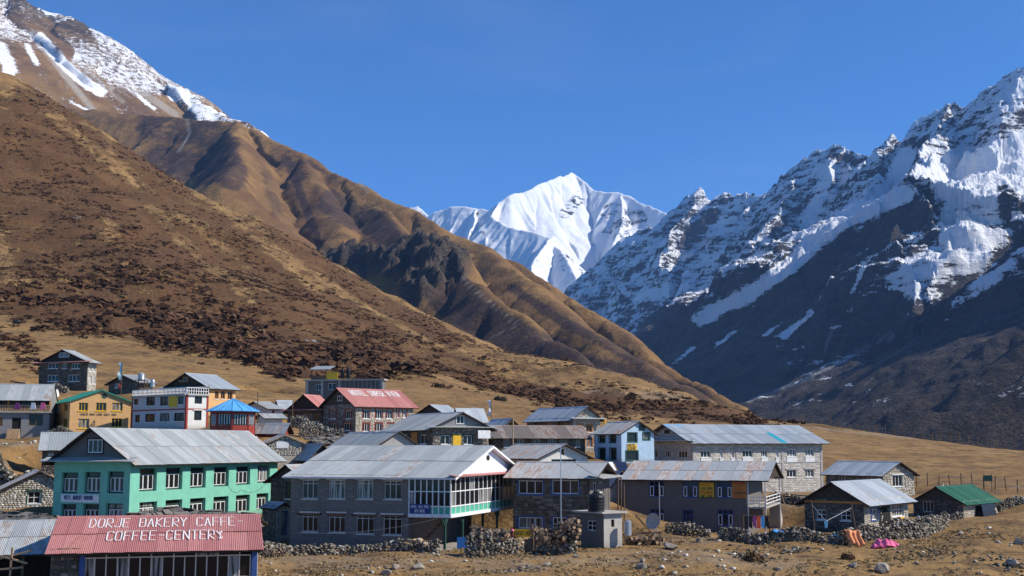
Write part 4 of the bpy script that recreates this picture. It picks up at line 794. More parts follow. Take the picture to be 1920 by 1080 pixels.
# ---------------------------------------------------------------- the other houses: (px Y a left right eave base ridge apex ...)
simple('house', 'white gabled house with rusty grey roof just behind the rust streaked one', 1011, 122, 58, 925, 1102, 856, 896, 'y', (1059, 833), 'whitewall', 'tinrust', [], [(1034,861,1081,872)], lites=6, frame='dkgreen', sheets=.9, over=.5)
simple('house', 'long low dark stone house under brown rusted sheets', 927, 142, 72, 917, 1097, 818, 848, 'x', (924, 798), 'stonedark', 'tinbrown', [], [(945,823,957,838),(970,823,984,838),(1000,823,1014,838),(1028,823,1042,838),(1052,822,1064,838),(1078,822,1088,838)], stone='stonedark', lites=3, frame='cream', pent=(.9, .3, 'tin'), eave=.5, over=.7, gmat='darkwood', sheets=.8, Ly=5.2)
h = simple('house', 'grey roofed house with yellow door and plastered gable above green windows', 811, 131, 60, 727, 916, 800, 850, 'y', (862.5, 773), 'stonedark', 'tin', [(787,815,800,832),(752,815,764,831)], [(827,816,844,833),(869.5,816,885,833)], stone='stonedark', stR='stone', gmat='grey', lites=2, frame='white', surround='dkgreen', pent=(.7, .15, 'tin'), gw=(855,779,870,795), eave=.8, over=.5)
panel(h, 'R', (849,815,864,838), 'yellow', 'door', 'bright yellow door'); panel(h, 'L', (772,810,783,832), 'orange', 'shutter', 'orange shutter'); panel(h, 'R', (892,807,915,822), 'white', 'notice_board', off=.5)
simple('house', 'small dark gabled house with light tin slope above the plastered gable', 834, 168, 30, 783, 862, 775, 806, 'x', (809, 759), 'stonedark', 'tinblue', stone='stonedark', gmat='stonedark', sheets=1.)
simple('house', 'tin roofed house with its plain slope turned to the camera behind the plastered gable', 866, 157, 62, 852, 908, 785, 812, 'x', (850, 766), 'stonedark', 'tinblue', eave=.4, sheets=1.)
simple('house', 'small house with apricot gable and grey slope beside the white flag', 938, 150, 60, 907, 976, 803, 830, 'y', (959, 785), 'stonedark', 'tinblue', gmat='ochre', stR='stonepale', stone='stone', gw=(955,793,962,802), gframe='darkwood')
h = simple('house', 'pale stone house with yellow windows and bluish roof at the meadow edge', 1074, 170, 60, 988, 1125, 783.5, 850, 'y', (1094, 762), 'stone', 'tinblue', [(1002,789,1018,799),(1022,789,1034,799),(1045,789,1058,799),(1004,820,1018,832)], [(1083,796,1092,809),(1099,796,1110,810),(1083,823,1092,838),(1099,822,1111,838)], stone='stone', stR='stonepale', gmat='stonepale', gf='stone', lites=2, frame='orange', surround='orange', pent=(.9, .2, 'tinblue'), gw=(1091,769.5,1097,778), gframe='darkwood', sheets=1.)
for px_ in (1128,): t = h.at('R', px_, 800)[0]; m = MB(); m.box(t - .08, -.9, -.5, t + .08, -.75, h.H); m.build('post', M['yellow'], h.root)
h = simple('house', 'pale blue two storey house with dark green windows and a yellow sign', 1165, 141, 58, 1115, 1226, 810, 867, 'y', (1200, 790), 'lightblue', 'tinrust', [(1123,812,1134,829),(1143,812,1154.5,829),(1123,841,1134.5,861),(1144,841,1155,861)], [(1177.5,812,1194,828),(1206,812,1218,824),(1174,846,1196,863)], lites=2, frame='dkgreen', sill=None, surround='dkgreen', gw=(1198,796,1209.5,807.5), over=.35, eave=.4)
o, b4 = panel(h, 'R', (1176,832,1193.5,844), 'yellow', 'sign', 'small yellow sign with two dark lines'); wtext(h, 'R', 'HOTEL', (b4[0] + .1, b4[1] + .4, b4[2] - .1, b4[3] - .05), 'dkpaint', .085, .05); wtext(h, 'R', 'LODGE', (b4[0] + .1, b4[1] + .06, b4[2] - .1, b4[3] - .42), 'dkpaint', .085, .05)
# ---- long unfinished block building
h = House('guest_house', 'long unfinished pale block building with bluish tin roof and one teal sheet', 1299, 152, 62, 1207, 1541, 827, 926)
RU = [(1314,844.5,1332.5,858),(1349.5,844,1355,858),(1371,844,1376.5,858),(1392.5,843.5,1411,857.5),(1427.5,843,1438.5,857),(1454.5,843,1459.5,857),(1475.5,842,1493,856),(1510,841.5,1526,855.5)]
RL = [(a, b + 40.5 - i * .25, c_, d + 40.5 - i * .25) for i, (a, b, c_, d) in enumerate(RU)]
h.windows('R', M['limemortar'], RU + RL, lites=3, frame='white', fr=.09, sill='white', lintel='concrete'); h.windows('L', M['limemortar'], [(1217,844,1232,858),(1247,844,1257,858),(1271,845,1288,859),(1217,886,1232,900),(1247,886,1257,900),(1271,886,1288,900)], lites=3, frame='white', fr=.09, lintel='concrete')
h.stones('R', M['paleblock'], .5, .22, regular=True, proud=.008, max_n=3500, name='blockwork'); h.stones('L', M['paleblock'], .5, .22, regular=True, proud=.008, name='blockwork'); h.shell(M['concrete'])
for px_ in (1301, 1382, 1467, 1540): pillar(h, 'R', h.at('R', px_, 860)[0], .34, -1.2, h.H, 'concrete')
for px_ in (1208, 1239, 1264, 1297): pillar(h, 'L', h.at('L', px_, 860)[0], .3, -1.2, h.H, 'concrete')
zq = h.at('R', 1400, 868)[1]; band(h, 'R', zq, .32, 'concrete', .05); band(h, 'L', zq, .32, 'concrete', .05); band(h, 'R', -.9, .9, 'concrete', .3, 'plinth')
for o in h.ops['R'][:8]: panel_ = MB(); p = [h.pt('R', o[0] - .05, -.07, o[1] - .72), h.pt('R', o[2] + .05, -.07, o[1] - .72), h.pt('R', o[2] + .05, -.03, o[1] - .72), h.pt('R', o[0] - .05, -.03, o[1] - .72)]; panel_.hexa(p + [v + Vector((0, 0, .6)) for v in p]); panel_.build('parapet_panel', M['white'], h.root)
r = rise(h, 'x', 1250, 796); dk = h.gable('x', r, 'tinblue', eave=.75, over=.8, gmat='paleblock', rows=2, sheets=.9, fascia='wood')
h.stones('L', M['paleblock'], .5, .22, z0=h.H, tri=(0, h.H + r - .1), regular=True, proud=.008); h.gable_window('L', (1246,806,1255.5,813), lites=2, frame='darkwood')
m = MB(); m.box(-1.3, -.8, h.H + .02, -.05, h.Ly + .8, h.H + .1); m.build('pent_roof', M['tinblue'], h.root)
kk = r / (h.Ly / 2)
def roofstrip(x0, x1, d0, d1, mat, nm):
    m = MB(); y0, y1 = h.Ly / 2 - d0, h.Ly / 2 - d1; z0, z1 = h.H + r - d0 * kk + .075, h.H + r - d1 * kk + .075
    m.hexa([(x0, y1, z1 - .02), (x1, y1, z1 - .02), (x1, y0, z0 - .02), (x0, y0, z0 - .02), (x0, y1, z1), (x1, y1, z1), (x1, y0, z0), (x0, y0, z0)]); m.build(nm, M[mat], dk)
xt = h.Lx * .655; roofstrip(xt, xt + .85, h.Ly * .25, h.Ly / 2 + .72, 'teal', 'teal_sheet'); roofstrip(-.7, 2.4, .1, .75, 'tinblueroof', 'blue_sheet')
# ---- right hand houses
simple('house', 'rough pale stone house with bluish tin roof standing behind the two right-hand houses', 1655, 140, 58, 1548, 1713, 888, 934, 'y', (1685, 866), 'stonepale', 'tinblue', [(1571,891,1589.5,906),(1616,891,1641,904)], [(1674,891,1692.5,912)], stone='stone', stR='stonepale', gmat='mortar', gf='stone', lites=3, frame='white', lintel='white', eave=.55, ssize=.42)
h = simple('house', 'stone cottage with steel grey roof slope, dark open gable and small blue framed window', 1619, 101, 38, 1508, 1701, 939, 996, 'x', (1560, 904), 'stonedark', 'tinblue', [(1530.5,955.5,1549,974),(1576,957,1595.5,976)], [(1633,954,1645.5,975),(1672,943,1694.5,968)], stone='stonedark', stR='stonepale', gmat='thatch', lites=2, frame='white', trans=.5, surround=None, eave=.7, over=.5, ssize=.36)
band(h, 'L', h.H - .25, .16, 'orange', .06); o_ = h.ops['R'][0]
m = MB(); a, b, c_, d = o_; p = [h.pt('R', a - .1, -.05, b - .1), h.pt('R', c_ + .1, -.05, b - .1), h.pt('R', c_ + .1, -.02, b - .1), h.pt('R', a - .1, -.02, b - .1)]
for (x0, z0, x1, z1) in ((a - .12, b - .1, a, d + .1), (c_, b - .1, c_ + .12, d + .1), (a, d, c_, d + .12), (a, b - .12, c_, b)):
    p = [h.pt('R', x0, -.07, z0), h.pt('R', x1, -.07, z0), h.pt('R', x1, -.03, z0), h.pt('R', x0, -.03, z0)]; m.hexa(p + [v + Vector((0, 0, z1 - z0)) for v in p])
m.build('window_surround', M['blue'], h.root); panel(h, 'R', (1681,969,1686.5,978), 'red', 'panel', 'small red panel'); panel(h, 'R', (1687,969,1694.5,978), 'yellow', 'panel', 'small yellow panel')
m = MB(); xa, xb_ = h.at('R', 1647, 970)[0], h.at('R', 1669, 970)[0]; m.box(xa, -.04, 0, xb_, .3, 1.85); m.build('shadow_patch', M['dark'], h.root)  # no opening here: dark box painted in for a shadowy, tree-like patch
cotW = h
h = simple('house', 'low stone house with green tin roof at the far right', 1805, 114, 42, 1712, 1868, 941, 968, 'x', (1746, 913), 'stonedark', 'tingreen', [(1730,940,1750,960)], [(1829,952,1852,968)], stone='stonedark', stR='stonepale', gmat='stonedark', lites=3, frame='cream', sill=None, lintel='wood', eave=.5, over=.35, sheets=.9)
m = MB(); xa, xb_ = h.at('R', 1828, 960)[0], h.at('R', 1854, 960)[0]
m.hexa([(xa - .1, -.9, -.4), (xb_ + .1, -.9, -.4), (xb_ + .1, -.05, -.4), (xa - .1, -.05, -.4), (xa + .3, -.5, 1.0), (xb_ - .3, -.5, 1.0), (xb_ - .3, -.05, 1.0), (xa + .3, -.05, 1.0)]); m.build('black_cover', M['plastic'], h.root)
# ---- bakery and its neighbour
b = House('bakery', 'red roofed bakery with white painted lettering and a long glazed front', 96, 62, 76, -60, 484, 1031, 1121, cat='bakery', Ly=9.2)
r = 1.32
t0 = b.at('R', 148, 1060)[0]; t1 = b.at('R', 156, 1060)[0]; t2 = b.at('R', 469, 1060)[0]
b.wall('R', M['mortar'], [], t1=t0); b.ops = {'R': []}; b.stones('R', M['stonedark'], .34, .2, t1=t0, proud=.06); b.wall('R', M['boards'], [], t0=t2 + .35); b.wall('R', M['darkwood'], [], z1=b.H - 1.55, t0=t0, t1=t2 + .35)
m = MB(); m.quad((0, 0, -1), (0, b.Ly, -1), (0, b.Ly, b.H), (0, 0, b.H)); m.quad((0, b.Ly, -1), (b.Lx, b.Ly, -1), (b.Lx, b.Ly, b.H), (0, b.Ly, b.H)); m.quad((b.Lx, 0, -1), (b.Lx, b.Ly, -1), (b.Lx, b.Ly, b.H), (b.Lx, 0, b.H)); m.build('side_walls', M['boards'], b.root)
m = MB(); m.box(t0, 1.2, -.5, t2, 1.25, b.H); m.build('inner_wall', M['wood'], b.root)
for t, mt in ((t0 + .15, 'blue'), (t2 + .2, 'blue')): m = MB(); m.box(t - .13, -.1, -.5, t + .13, .12, b.H - .02); m.build('post', M[mt], b.root)
fr = MB(); za, zb1 = b.H - 1.55, b.H - .02; n = 15
for k in range(n + 1): t = t1 + (t2 - t1) * k / n; fr.box(t - .03, -.03, za, t + .03, .04, zb1 if k % 2 == 0 else zb1 - .42)
for z in (za, zb1 - .45, zb1 - .06): fr.box(t1, -.04, z, t2, .05, z + .06)
fo = fr.build('glazing_frame', M['cream'], b.root)
for k in range(n):
    m = MB(); ta, tb = t1 + (t2 - t1) * k / n + .03, t1 + (t2 - t1) * (k + 1) / n - .03; m.box(ta, 0, za + .06, tb, .015, zb1 - .45); m.build('pane', M['glass'], fo)
for k in range(0, n - 1, 2):
    m = MB(); ta, tb = t1 + (t2 - t1) * k / n + .03, t1 + (t2 - t1) * (k + 2) / n - .03; m.box(ta, 0, zb1 - .39, tb, .015, zb1 - .06); m.build('pane', M['glass'], fo)
m = MB(); m.box(t1 + .3, -.12, b.H - 2.5, t2 - .1, -.07, b.H - 1.5); o = m.build('banner', M['darkwood'], b.root); o['label'] = 'long dark banner with pale red lettering below the glazing'
wtext(b, 'R', 'DORJE BAKERY CAFE SISTER', (t1 + .6, b.H - 1.86, t1 + 5.4, b.H - 1.62), 'redpaint', .13, .04); wtext(b, 'R', 'COFFEE', (t1 + 6.6, b.H - 1.9, t1 + 8.3, b.H - 1.62), 'redpaint', .13, .05)
deck = b.gable('x', r, 'tinred', eave=.55, over=.25, gmat='boards', rows=2, sheets=.78, waves=8)
k_ = r / (b.Ly / 2); sl = Vector((0, math.cos(math.atan(k_)), math.sin(math.atan(k_))))
def onroof(x, d): return Vector((x, b.Ly / 2 - d, b.H + r - d * k_ + .10))     # d = distance down from the ridge
o = text('roof_lettering', 'DORJE BAKERY CAFFE-', onroof(b.Lx * .15, 1.85), (1, 0, 0), sl, 1.35, b.Lx * .79 / 19 / 1.45, .062, M['paint'], b.root)
o = text('roof_lettering', 'COFFEE-CENTER+', onroof(b.Lx * .25, 3.75), (1, 0, 0), sl, 1.35, b.Lx * .585 / 14 / 1.45, .062, M['paint'], b.root)
h = House('shed', 'open fronted shed with patched grey tin roof left of the bakery', -70, 66, 76, -140, 113, 1035, 1112, cat='shed', group=None, Ly=8.)
h.wall('L', M['darkplaster']); h.wall('R', M['darkwood'], z0=-1, z1=h.H, off=2.); h.gable('x', 1.35, 'tin', eave=.5, over=.2, gmat='darkwood', rows=2, sheets=.8, waves=8)
for x in (.3, 3.0, 5.6): m = MB(); m.box(x - .07, .0, -.8, x + .07, .14, h.H); m.build('post', M['wood'], h.root)
# ---- left side houses
h = simple('house', 'stone cottage with lit gable, green window and old tin roof at the left edge', -8, 112, 66, -60, 152, 922, 966, 'y', (72, 883), 'limemortar', 'tinrust', [], [(52,918,76,944)], stone='stone', stR='stonepale', gmat='mortar', gf='stone', lites=2, frame='white', surround='dkgreen', trans=.5, lintel='dkgreen', eave=.5, ssize=.38, Ly=6.5)
simple('house', 'dark stone house with plain grey roof partly hidden by the mint green one', 80, 126, 72, 66, 190, 838, 890, 'x', (86, 811), 'stonedark', 'tin', [], [(91,842,100,852)], stone='stonedark', eave=.7, over=.4, sheets=.9, Ly=6.)
h = House('house', 'grey plastered house with yellow railed balcony and patchy tin roof', -30, 152, 76, -60, 94, 746, 824, Ly=7.5)
zb = h.at('R', 30, 773)[1]; ops = [h.rect('R', *q) for q in [(-2,781,5,799),(22,783,39,812),(54,776,81,798)]]
_, ops = h.wall('R', M['grey'], ops, z1=zb); h.window('R', ops[0], 'orange', 2); h.window('R', ops[1], 'darkwood', 1, pane='dark', name='door'); h.window('R', ops[2], 'wood', 2, .08)
o2 = [h.rect('R', *q, dep=1.3) for q in [(-2,749,4,762),(38,748,62,762),(70,748,82,762)]]; h.wall('R', M['wood'], o2, z0=zb, off=1.3); [h.window('R', o, 'darkwood', 3, off=1.3) for o in o2]
m = MB(); m.box(-.1, -.35, zb - .05, h.Lx + .2, 1.35, zb + .08); m.build('balcony_floor', M['concrete'], h.root)
m = MB()
for t in np.linspace(0, h.Lx, 40): m.box(t, -.3, zb + .08, t + .1, -.26, zb + .85)
m.box(0, -.32, zb + .8, h.Lx + .1, -.24, zb + .9); m.box(0, -.32, zb + .1, h.Lx + .1, -.24, zb + .18); m.build('balcony_railing', M['paleWood'], h.root)
for px_ in (-28, 16, 94): t = h.at('R', px_, 760)[0]; m = MB(); m.box(t - .08, -.25, zb, t + .08, -.1, h.H); m.build('post', M['orange'], h.root)
h.wall('L', M['grey']); h.shell(M['grey']); h.gable('x', rise(h, 'x', 0, 720), 'tin', eave=.6, over=.1, gmat='grey', sheets=.9)
for k in range(7): m = MB(); t = h.at('R', 30, 800)[0]; m.box(t - .9, -.5 - k * .28, -.9, t + .5, -.22 - k * .28, 1.3 - k * .26); m.build('stair_step', M['paleWood'], h.root)
h = simple('guest_house', 'apricot yellow guest house with green roof and round green gable vent', 132, 153, 60, 98, 246, 751, 813, 'y', (195, 731), 'ochre', 'tinteal', [(120,756,127,771),(118,785,126,800)], [(147.5,755,165,770.5),(180,755,199.5,770.5),(210,755,230,770.5),(146,785,167.5,803),(209,784.5,229,800.5)], lites=3, frame='yellow', sill='yellow', gmat='ochre', eave=.35, over=.3, fascia='tinteal')
m = MB(); a, b_, cc, d = h.rect('R', 191, 737, 201, 747.5); m.poly(*[((a + cc) / 2 + math.cos(t * math.pi / 8) * (cc - a) / 2, -.03, (b_ + d) / 2 + math.sin(t * math.pi / 8) * (d - b_) / 2) for t in range(16)]); m.build('gable_vent', M['dkgreen'], h.root)
wtext(h, 'R', 'HABLAR XMAR LUMBA SWEET HOME', h.rect('R', 151, 775.5, 219, 779), 'dkpaint', .04, .035)
panel(h, 'L', (101,755,111,775), 'white', 'panel')
simple('house', 'stone house high on the slope with white windows at the upper left', 165, 195, 22, 74, 181.5, 677, 732, 'x', (120, 656), 'stonedark', 'tin', [(90,681,109,691),(116,681,126,691),(134,681,150,691),(89,703,110,715),(128,702.5,149,715)], [(168,682,172,697),(175,682,179,697),(168,706,172,720),(175,706,179,720)], stone='stonedark', stR='stonepale', gmat='darkwood', lites=3, frame='white', pent=(1.1, .25, 'tinred'), gw=(111,661,130,670), eave=.8, ssize=.4, sheets=1.)
h = simple('guest_house', 'white and red trimmed lodge with a railed roof terrace', 350, 146, 42, 248, 391, 739, 803, 'x', (300, 739), 'pinkshade', 'tin', [(251,748,259,759),(274,744,290.5,760.5),(300,744,315.5,760.5),(334,743,344.5,758),(253,778,262,792),(272,776,290,791),(299.5,775,317.5,790),(326,774,345,789.5)], [(365,743,379,757),(364,770,378,788)], lites=2, frame='darkwood', wallR='whitewall', sill='red', lintel='red') if False else None
h = House('guest_house', 'white and red trimmed lodge with a railed roof terrace', 350, 146, 42, 248, 391, 739, 803)
h.windows('L', M['pinkshade'], [(251,748,259,759),(274,744,290.5,760.5),(300,744,315.5,760.5),(334,743,344.5,758),(253,778,262,792),(272,776,290,791),(299.5,775,317.5,790),(326,774,345,789.5)], lites=2, frame='darkwood', fr=.09, sill='white'); h.windows('R', M['whitewall'], [(365,743,379,757),(364,770,378,788)], lites=2, frame='darkwood', lintel='whitewall'); h.shell(M['pinkshade'])  # pinkish left wall: the white plaster with its shade coloured in
for f in 'LR':
    T = h.Lx if f == 'R' else h.Ly; zz = h.at(f, 350, 768)[1]; band(h, f, zz, .16, 'red', .03, 'red_band'); band(h, f, h.H - .12, .2, 'concrete', .25, 'cornice')
    for t in (.12, T - .12): pillar(h, f, t, .24, -1, h.H - .12, 'red', .035, 'red_corner')
m = MB(); Z = h.H
for f in 'LR':
    T = h.Lx if f == 'R' else h.Ly
    for t in np.linspace(0, T, int(T / .28)):
        p = h.pt(f, t, .05, Z); m.box(p.x - .03, p.y - .03, Z, p.x + .03, p.y + .03, Z + .8)
    a, b_ = h.pt(f, 0, .05, Z + .8), h.pt(f, T, .05, Z + .8); m.beam(a, b_, .08, .07); m.beam(a - Vector((0, 0, .4)), b_ - Vector((0, 0, .4)), .05, .05)
m.build('terrace_railing', M['white'], h.root); panel(h, 'L', (317,743,333,763), 'yellow', 'sign', 'mustard sign with a round emblem')
terr = h
simple('house', 'gabled house with silvery roof and orange windows behind the terrace lodge', 392, 162, 30, 309, 442, 725, 778, 'x', (346, 700), 'darkwood', 'tinblue', [(335,708,352,716)], [(403,733,410,748),(414,733,422,748),(427,734,436,749)], wallR='ochre', gmat='darkwood', lites=2, frame='orange', pent=(.9, .2, 'tin'), gw=(336,707,352,716), sheets=1.)
simple('house', 'low stone house with pale roof below the water tanks', 262, 176, 40, 204, 287, 716, 736, 'x', (240, 703), 'stonedark', 'tin', [(215,719,228,727)], stone='stonedark', lites=3, sheets=1., gmat='stonedark')
# ---- blue roofed octagonal pavilion
c0 = P(437, 771, 136); zb = P(437, 804, 136).z; H_ = c0.z - zb
pv_ = thing('pavilion', 'octagonal dining pavilion with bright blue tin roof and red posts', 'pavilion', (c0.x, c0.y, zb), .2)
rb, rr, ha = 2.35, 2.95, P(437, 747, 136).z - c0.z
for k in range(16):
    a0, a1 = 2 * math.pi * k / 16, 2 * math.pi * (k + 1) / 16; m = MB(); p0 = Vector((math.cos(a0) * rr, math.sin(a0) * rr, H_)); p1 = Vector((math.cos(a1) * rr, math.sin(a1) * rr, H_)); q = Vector((0, 0, H_ + ha))
    m.poly(p0 * 1, p1, q); m.poly(p1 - Vector((0, 0, .06)), p0 - Vector((0, 0, .06)), q - Vector((0, 0, .06))); m.quad(p0, p0 - Vector((0, 0, .06)), p1 - Vector((0, 0, .06)), p1); m.build('roof_sheet', M['tinblueroof'], pv_)
    m = MB(); m.beam(p0 + Vector((0, 0, .02)), q + Vector((0, 0, .02)), .07, .05); m.build('roof_rib', M['tinblueroof'], pv_)
for k in range(8):
    a0, a1 = 2 * math.pi * k / 8, 2 * math.pi * (k + 1) / 8; p0 = Vector((math.cos(a0) * rb, math.sin(a0) * rb, 0)); p1 = Vector((math.cos(a1) * rb, math.sin(a1) * rb, 0))
    m = MB(); m.box(p0.x - .09, p0.y - .09, -1, p0.x + .09, p0.y + .09, H_); m.build('post', M['red'], pv_)
    m = MB(); m.beam(p0 + Vector((0, 0, -.2)), p1 + Vector((0, 0, -.2)), .12, 1.1); m.beam(p0 + Vector((0, 0, H_ - .2)), p1 + Vector((0, 0, H_ - .2)), .1, .35); m.build('wall_panel', M['red'], pv_)
    m = MB(); m.beam(p0 * .985 + Vector((0, 0, H_ * .58)), p1 * .985 + Vector((0, 0, H_ * .58)), .04, H_ * .72); m.build('pane', M['glass'], pv_)
    m = MB()
    for j in range(1, 6): q = p0.lerp(p1, j / 6); m.beam(q * 1.01 + Vector((0, 0, .45)), q * 1.01 + Vector((0, 0, H_ - .35)), .07, .07)
    m.build('window_frame', M['white'], pv_)
# ---- cluster in the middle distance
simple('house', 'small whitewashed house with pale tin roof behind the pavilion', 503, 180, 48, 456, 526, 765, 790, 'x', (478, 753), 'whitewall', 'tin', [], [(510,769,515,777)], frame='red', sheets=1.)
simple('house', 'tiny house with pink roof at the back of the cluster', 497, 215, 40, 476, 507, 754, 766, 'x', (486, 745), 'whitewall', 'tinred', sheets=1.2)
simple('house', 'small house with dark blue solar covered roof and red wall', 527, 190, 62, 518, 548, 762, 785, 'x', (520, 751), 'whitewall', 'tinblue', [], [(533,766,539,775)], frame='red', sheets=1.)
simple('shed', 'low white shed in front of the small whitewashed house', 497, 150, 50, 484, 530, 781, 800, 'x', (490, 777), 'whitewall', 'tin', sheets=1.)
simple('house', 'dark gabled teahouse with red edged roof left of the red roofed hotel', 604, 168, 22, 539, 628, 768, 806, 'x', (578, 740), 'stonedark', 'tinred', [(547,778,560,796),(568,776,584,796),(588,776,599,790)], gmat='darkwood', stone='stonedark', frame='orange', lites=3, pent=(.8, .15, 'tinred'), sheets=1.)
simple('shed', 'low shed with dark roof and brick red wall', 533, 137, 20, 476, 541, 803, 818, 'y', (537, 794), 'red', 'tinrust', [(500,807,512,814),(516,807,528,814)], lites=3, gmat='darkwood', eave=.5)
h = simple('hut', 'tiny stone hut with wooden gable edge and a white board on its wall', 503, 126, 70, 494, 565, 828, 850, 'y', (531, 815), 'stone', 'tinrust', [], [], stone='stone', stR='stonepale', gmat='stone', gf='stone', eave=.3, over=.3, fascia='paleWood'); panel(h, 'R', (518,828,541,840), 'white', 'notice_board', 'blank white board')
# unfinished concrete block with things on its roof
h = House('building', 'unfinished dark concrete building with flat roof high behind the red roofed hotel', 718, 190, 12, 573, 723, 713, 768)
h.windows('L', M['darkplaster'], [(615,718,630,731),(592,720,602,732)], lites=2, frame='white'); h.wall('R', M['darkplaster']); h.shell(M['darkplaster'])
m = MB(); m.box(-.3, -.3, h.H, h.Lx + .2, h.Ly + .3, h.H + .22); m.build('roof_slab', M['concrete'], h.root)
for px_ in range(640, 720, 8): pillar(h, 'L', h.at('L', px_, 730)[0], .15, -.5, h.H, 'grey', .12, 'formwork_post')
for px_ in (576, 604, 636, 716): pillar(h, 'L', h.at('L', px_, 730)[0], .35, -.5, h.H, 'concrete', .08)
hr = h; tA, tB = h.at('L', 580, 700)[0], h.at('L', 611, 700)[0]; yA, yB = h.Ly - tA, h.Ly - tB; zt = h.H + .22
w0 = h.world(1, yB, zt); st_ = thing('rooftop_hut', 'open rooftop shelter with light tin roof on the unfinished building', 'shelter', w0, h.root.rotation_euler.z)
for x in (0, 2.2):
    for y in (0, yA - yB): m = MB(); m.box(x - .06, y - .06, 0, x + .06, y + .06, 1.7); m.build('post', M['wood'], st_)
m = MB(); m.hexa([(-.3, -.3, 1.6), (2.5, -.3, 2.3), (2.5, yA - yB + .3, 2.3), (-.3, yA - yB + .3, 1.6), (-.3, -.3, 1.66), (2.5, -.3, 2.36), (2.5, yA - yB + .3, 2.36), (-.3, yA - yB + .3, 1.66)]); m.build('roof', M['tin'], st_)
m = MB(); m.box(0, 0, .1, 2.2, yA - yB, .7); m.build('half_wall', M['wood'], st_)
tA, tB = h.at('L', 611, 700)[0], h.at('L', 632, 700)[0]
bn = MB(); y0, y1 = h.Ly - tB, h.Ly - tA; bn.box(0, y0, 0, .08, y1, 1.15); w0 = h.world(.3, 0, zt); o = bn.build('banner', M['yellow']); o.location = w0; o.rotation_euler.z = h.root.rotation_euler.z; setp(o, 'yellow banner standing on the flat roof of the unfinished building', 'banner')
def tank(px_, py0, py1, Y, wpx, label, mat='plastic', group='water tanks'):
    b0 = P(px_, py1, Y); hh = P(px_, py0, Y).z - b0.z; r = wpx / 2 / F * Y; m = MB(); zs = [0, .04, .12, .2, .28, .36, .44, .52, .60, .68, .76, .84, .92, 1.]
    rs = [.96, 1, .96, 1, .96, 1, .96, 1, .96, 1, .97, .86, .6, .3]; N = 20
    for i in range(len(zs) - 1):
        for k in range(N):
            a0, a1 = 2 * math.pi * k / N, 2 * math.pi * (k + 1) / N
            m.quad((math.cos(a0) * rs[i] * r, math.sin(a0) * rs[i] * r, zs[i] * hh), (math.cos(a1) * rs[i] * r, math.sin(a1) * rs[i] * r, zs[i] * hh), (math.cos(a1) * rs[i + 1] * r, math.sin(a1) * rs[i + 1] * r, zs[i + 1] * hh), (math.cos(a0) * rs[i + 1] * r, math.sin(a0) * rs[i + 1] * r, zs[i + 1] * hh))
    o = thing('water_tank', label, 'water tank', b0, 0, group); m.build('body', M[mat], o); m = MB(); m.bar((0, 0, hh), (0, 0, hh * 1.05), r * .33, 14); m.build('lid', M[mat], o); return o
tank(642, 690, 710, 189, 7.5, 'left one of two black tanks on the unfinished building'); tank(653, 690, 710, 189, 7.5, 'right one of two black tanks on the unfinished building')
tank(1118, 923, 959, 91.5, 31, 'large black ribbed water tank on the small concrete hut')
tank(265, 699, 712, 165, 13, 'shiny steel water tank on the stand above the terrace lodge', 'steel'); tank(286, 711, 726, 163, 9, 'narrow steel tank below and right of the shiny steel one', 'steel')
s0 = P(265, 726, 165); m = MB(); hs = P(265, 712, 165).z - s0.z
for x in (-.6, .6):
    for y in (-.6, .6): m.box(x - .05, y - .05, -3, x + .05, y + .05, hs)
for z in (0, .45, .95): m.box(-.7, -.7, hs * z - .04, .7, .7, hs * z)
o = m.build('tank_stand', M['wood']); o.location = s0; setp(o, 'timber stand under the shiny steel water tank', 'stand')
# red roofed hotel
h = simple('hotel', 'stone hotel with red roof carrying big white letters', 667, 162, 48, 606, 775, 758, 813, 'x', (637, 728), 'stone', 'tinred', [(619,768,630,785),(648,769,659,785),(619,794,633,807),(644,793,658,807)], [(680,767,693,785),(704,767,717,785),(724,768,736,785),(744,768,748,783),(755,768,762.5,783),(680,793,693,809),(703,793,717,809),(726,793,738,809)], stone='stone', stR='stonepale', gmat='stonedark', lites=3, frame='white', surround='red', gw=(633,742,642,752), eave=.55, over=.55, sheets=1.0, ssize=.4)
k_ = 0; rH = rise(h, 'x', 637, 728); kH = rH / (h.Ly / 2); slH = Vector((0, math.cos(math.atan(kH)), math.sin(math.atan(kH))))
text('roof_lettering', 'HOTEL SUPER VIEW', Vector((1.0, h.Ly / 2 - 1.75, h.H + rH - 1.75 * kH + .09)), (1, 0, 0), slH, 1.35, (h.Lx - 1.6) / 16 / 1.42, .13, M['paint'], h.root)
# grey roofs behind the lodge
simple('house', 'grey roofed house with blank pale gable right behind the central lodge', 702, 118, 60, 617, 788, 838, 872, 'y', (746, 809), 'concrete', 'tin', gmat='concrete', eave=.5, over=.35, fascia='darkwood')
simple('house', 'low house with plain grey roof between the mint green and central lodges', 583, 124, 60, 527, 622, 854, 885, 'y', (600, 833), 'stonedark', 'tin', stone='stonedark', eave=.5)
simple('house', 'dark stone building with a shuttered window squeezed behind the central lodge', 570, 112, 20, 508, 600, 897, 990, 'x', (540, 872), 'stonedark', 'slate' if False else 'tinrust', [(535,903,545,935)], stone='stonedark', gmat='stonedark', frame='wood', lites=2)
simple('shed', 'low stone outbuilding with sunlit end wall and blue cloth in its doorway', 518, 103, 50, 492, 545, 951, 1013, 'y', (530, 943), 'stonedark', 'tin', [], [(527,958,540,1004)], stone='stonedark', stR='stonepale', frame='blue', lites=1, eave=.2, over=.2, sill=None)
simple('shed', 'small shed with pinkish tin roof between the rust streaked house and the hotel', 1146, 120, 60, 1128, 1176, 905, 940, 'y', (1155, 884), 'whitewall', 'tinrust', eave=.4)
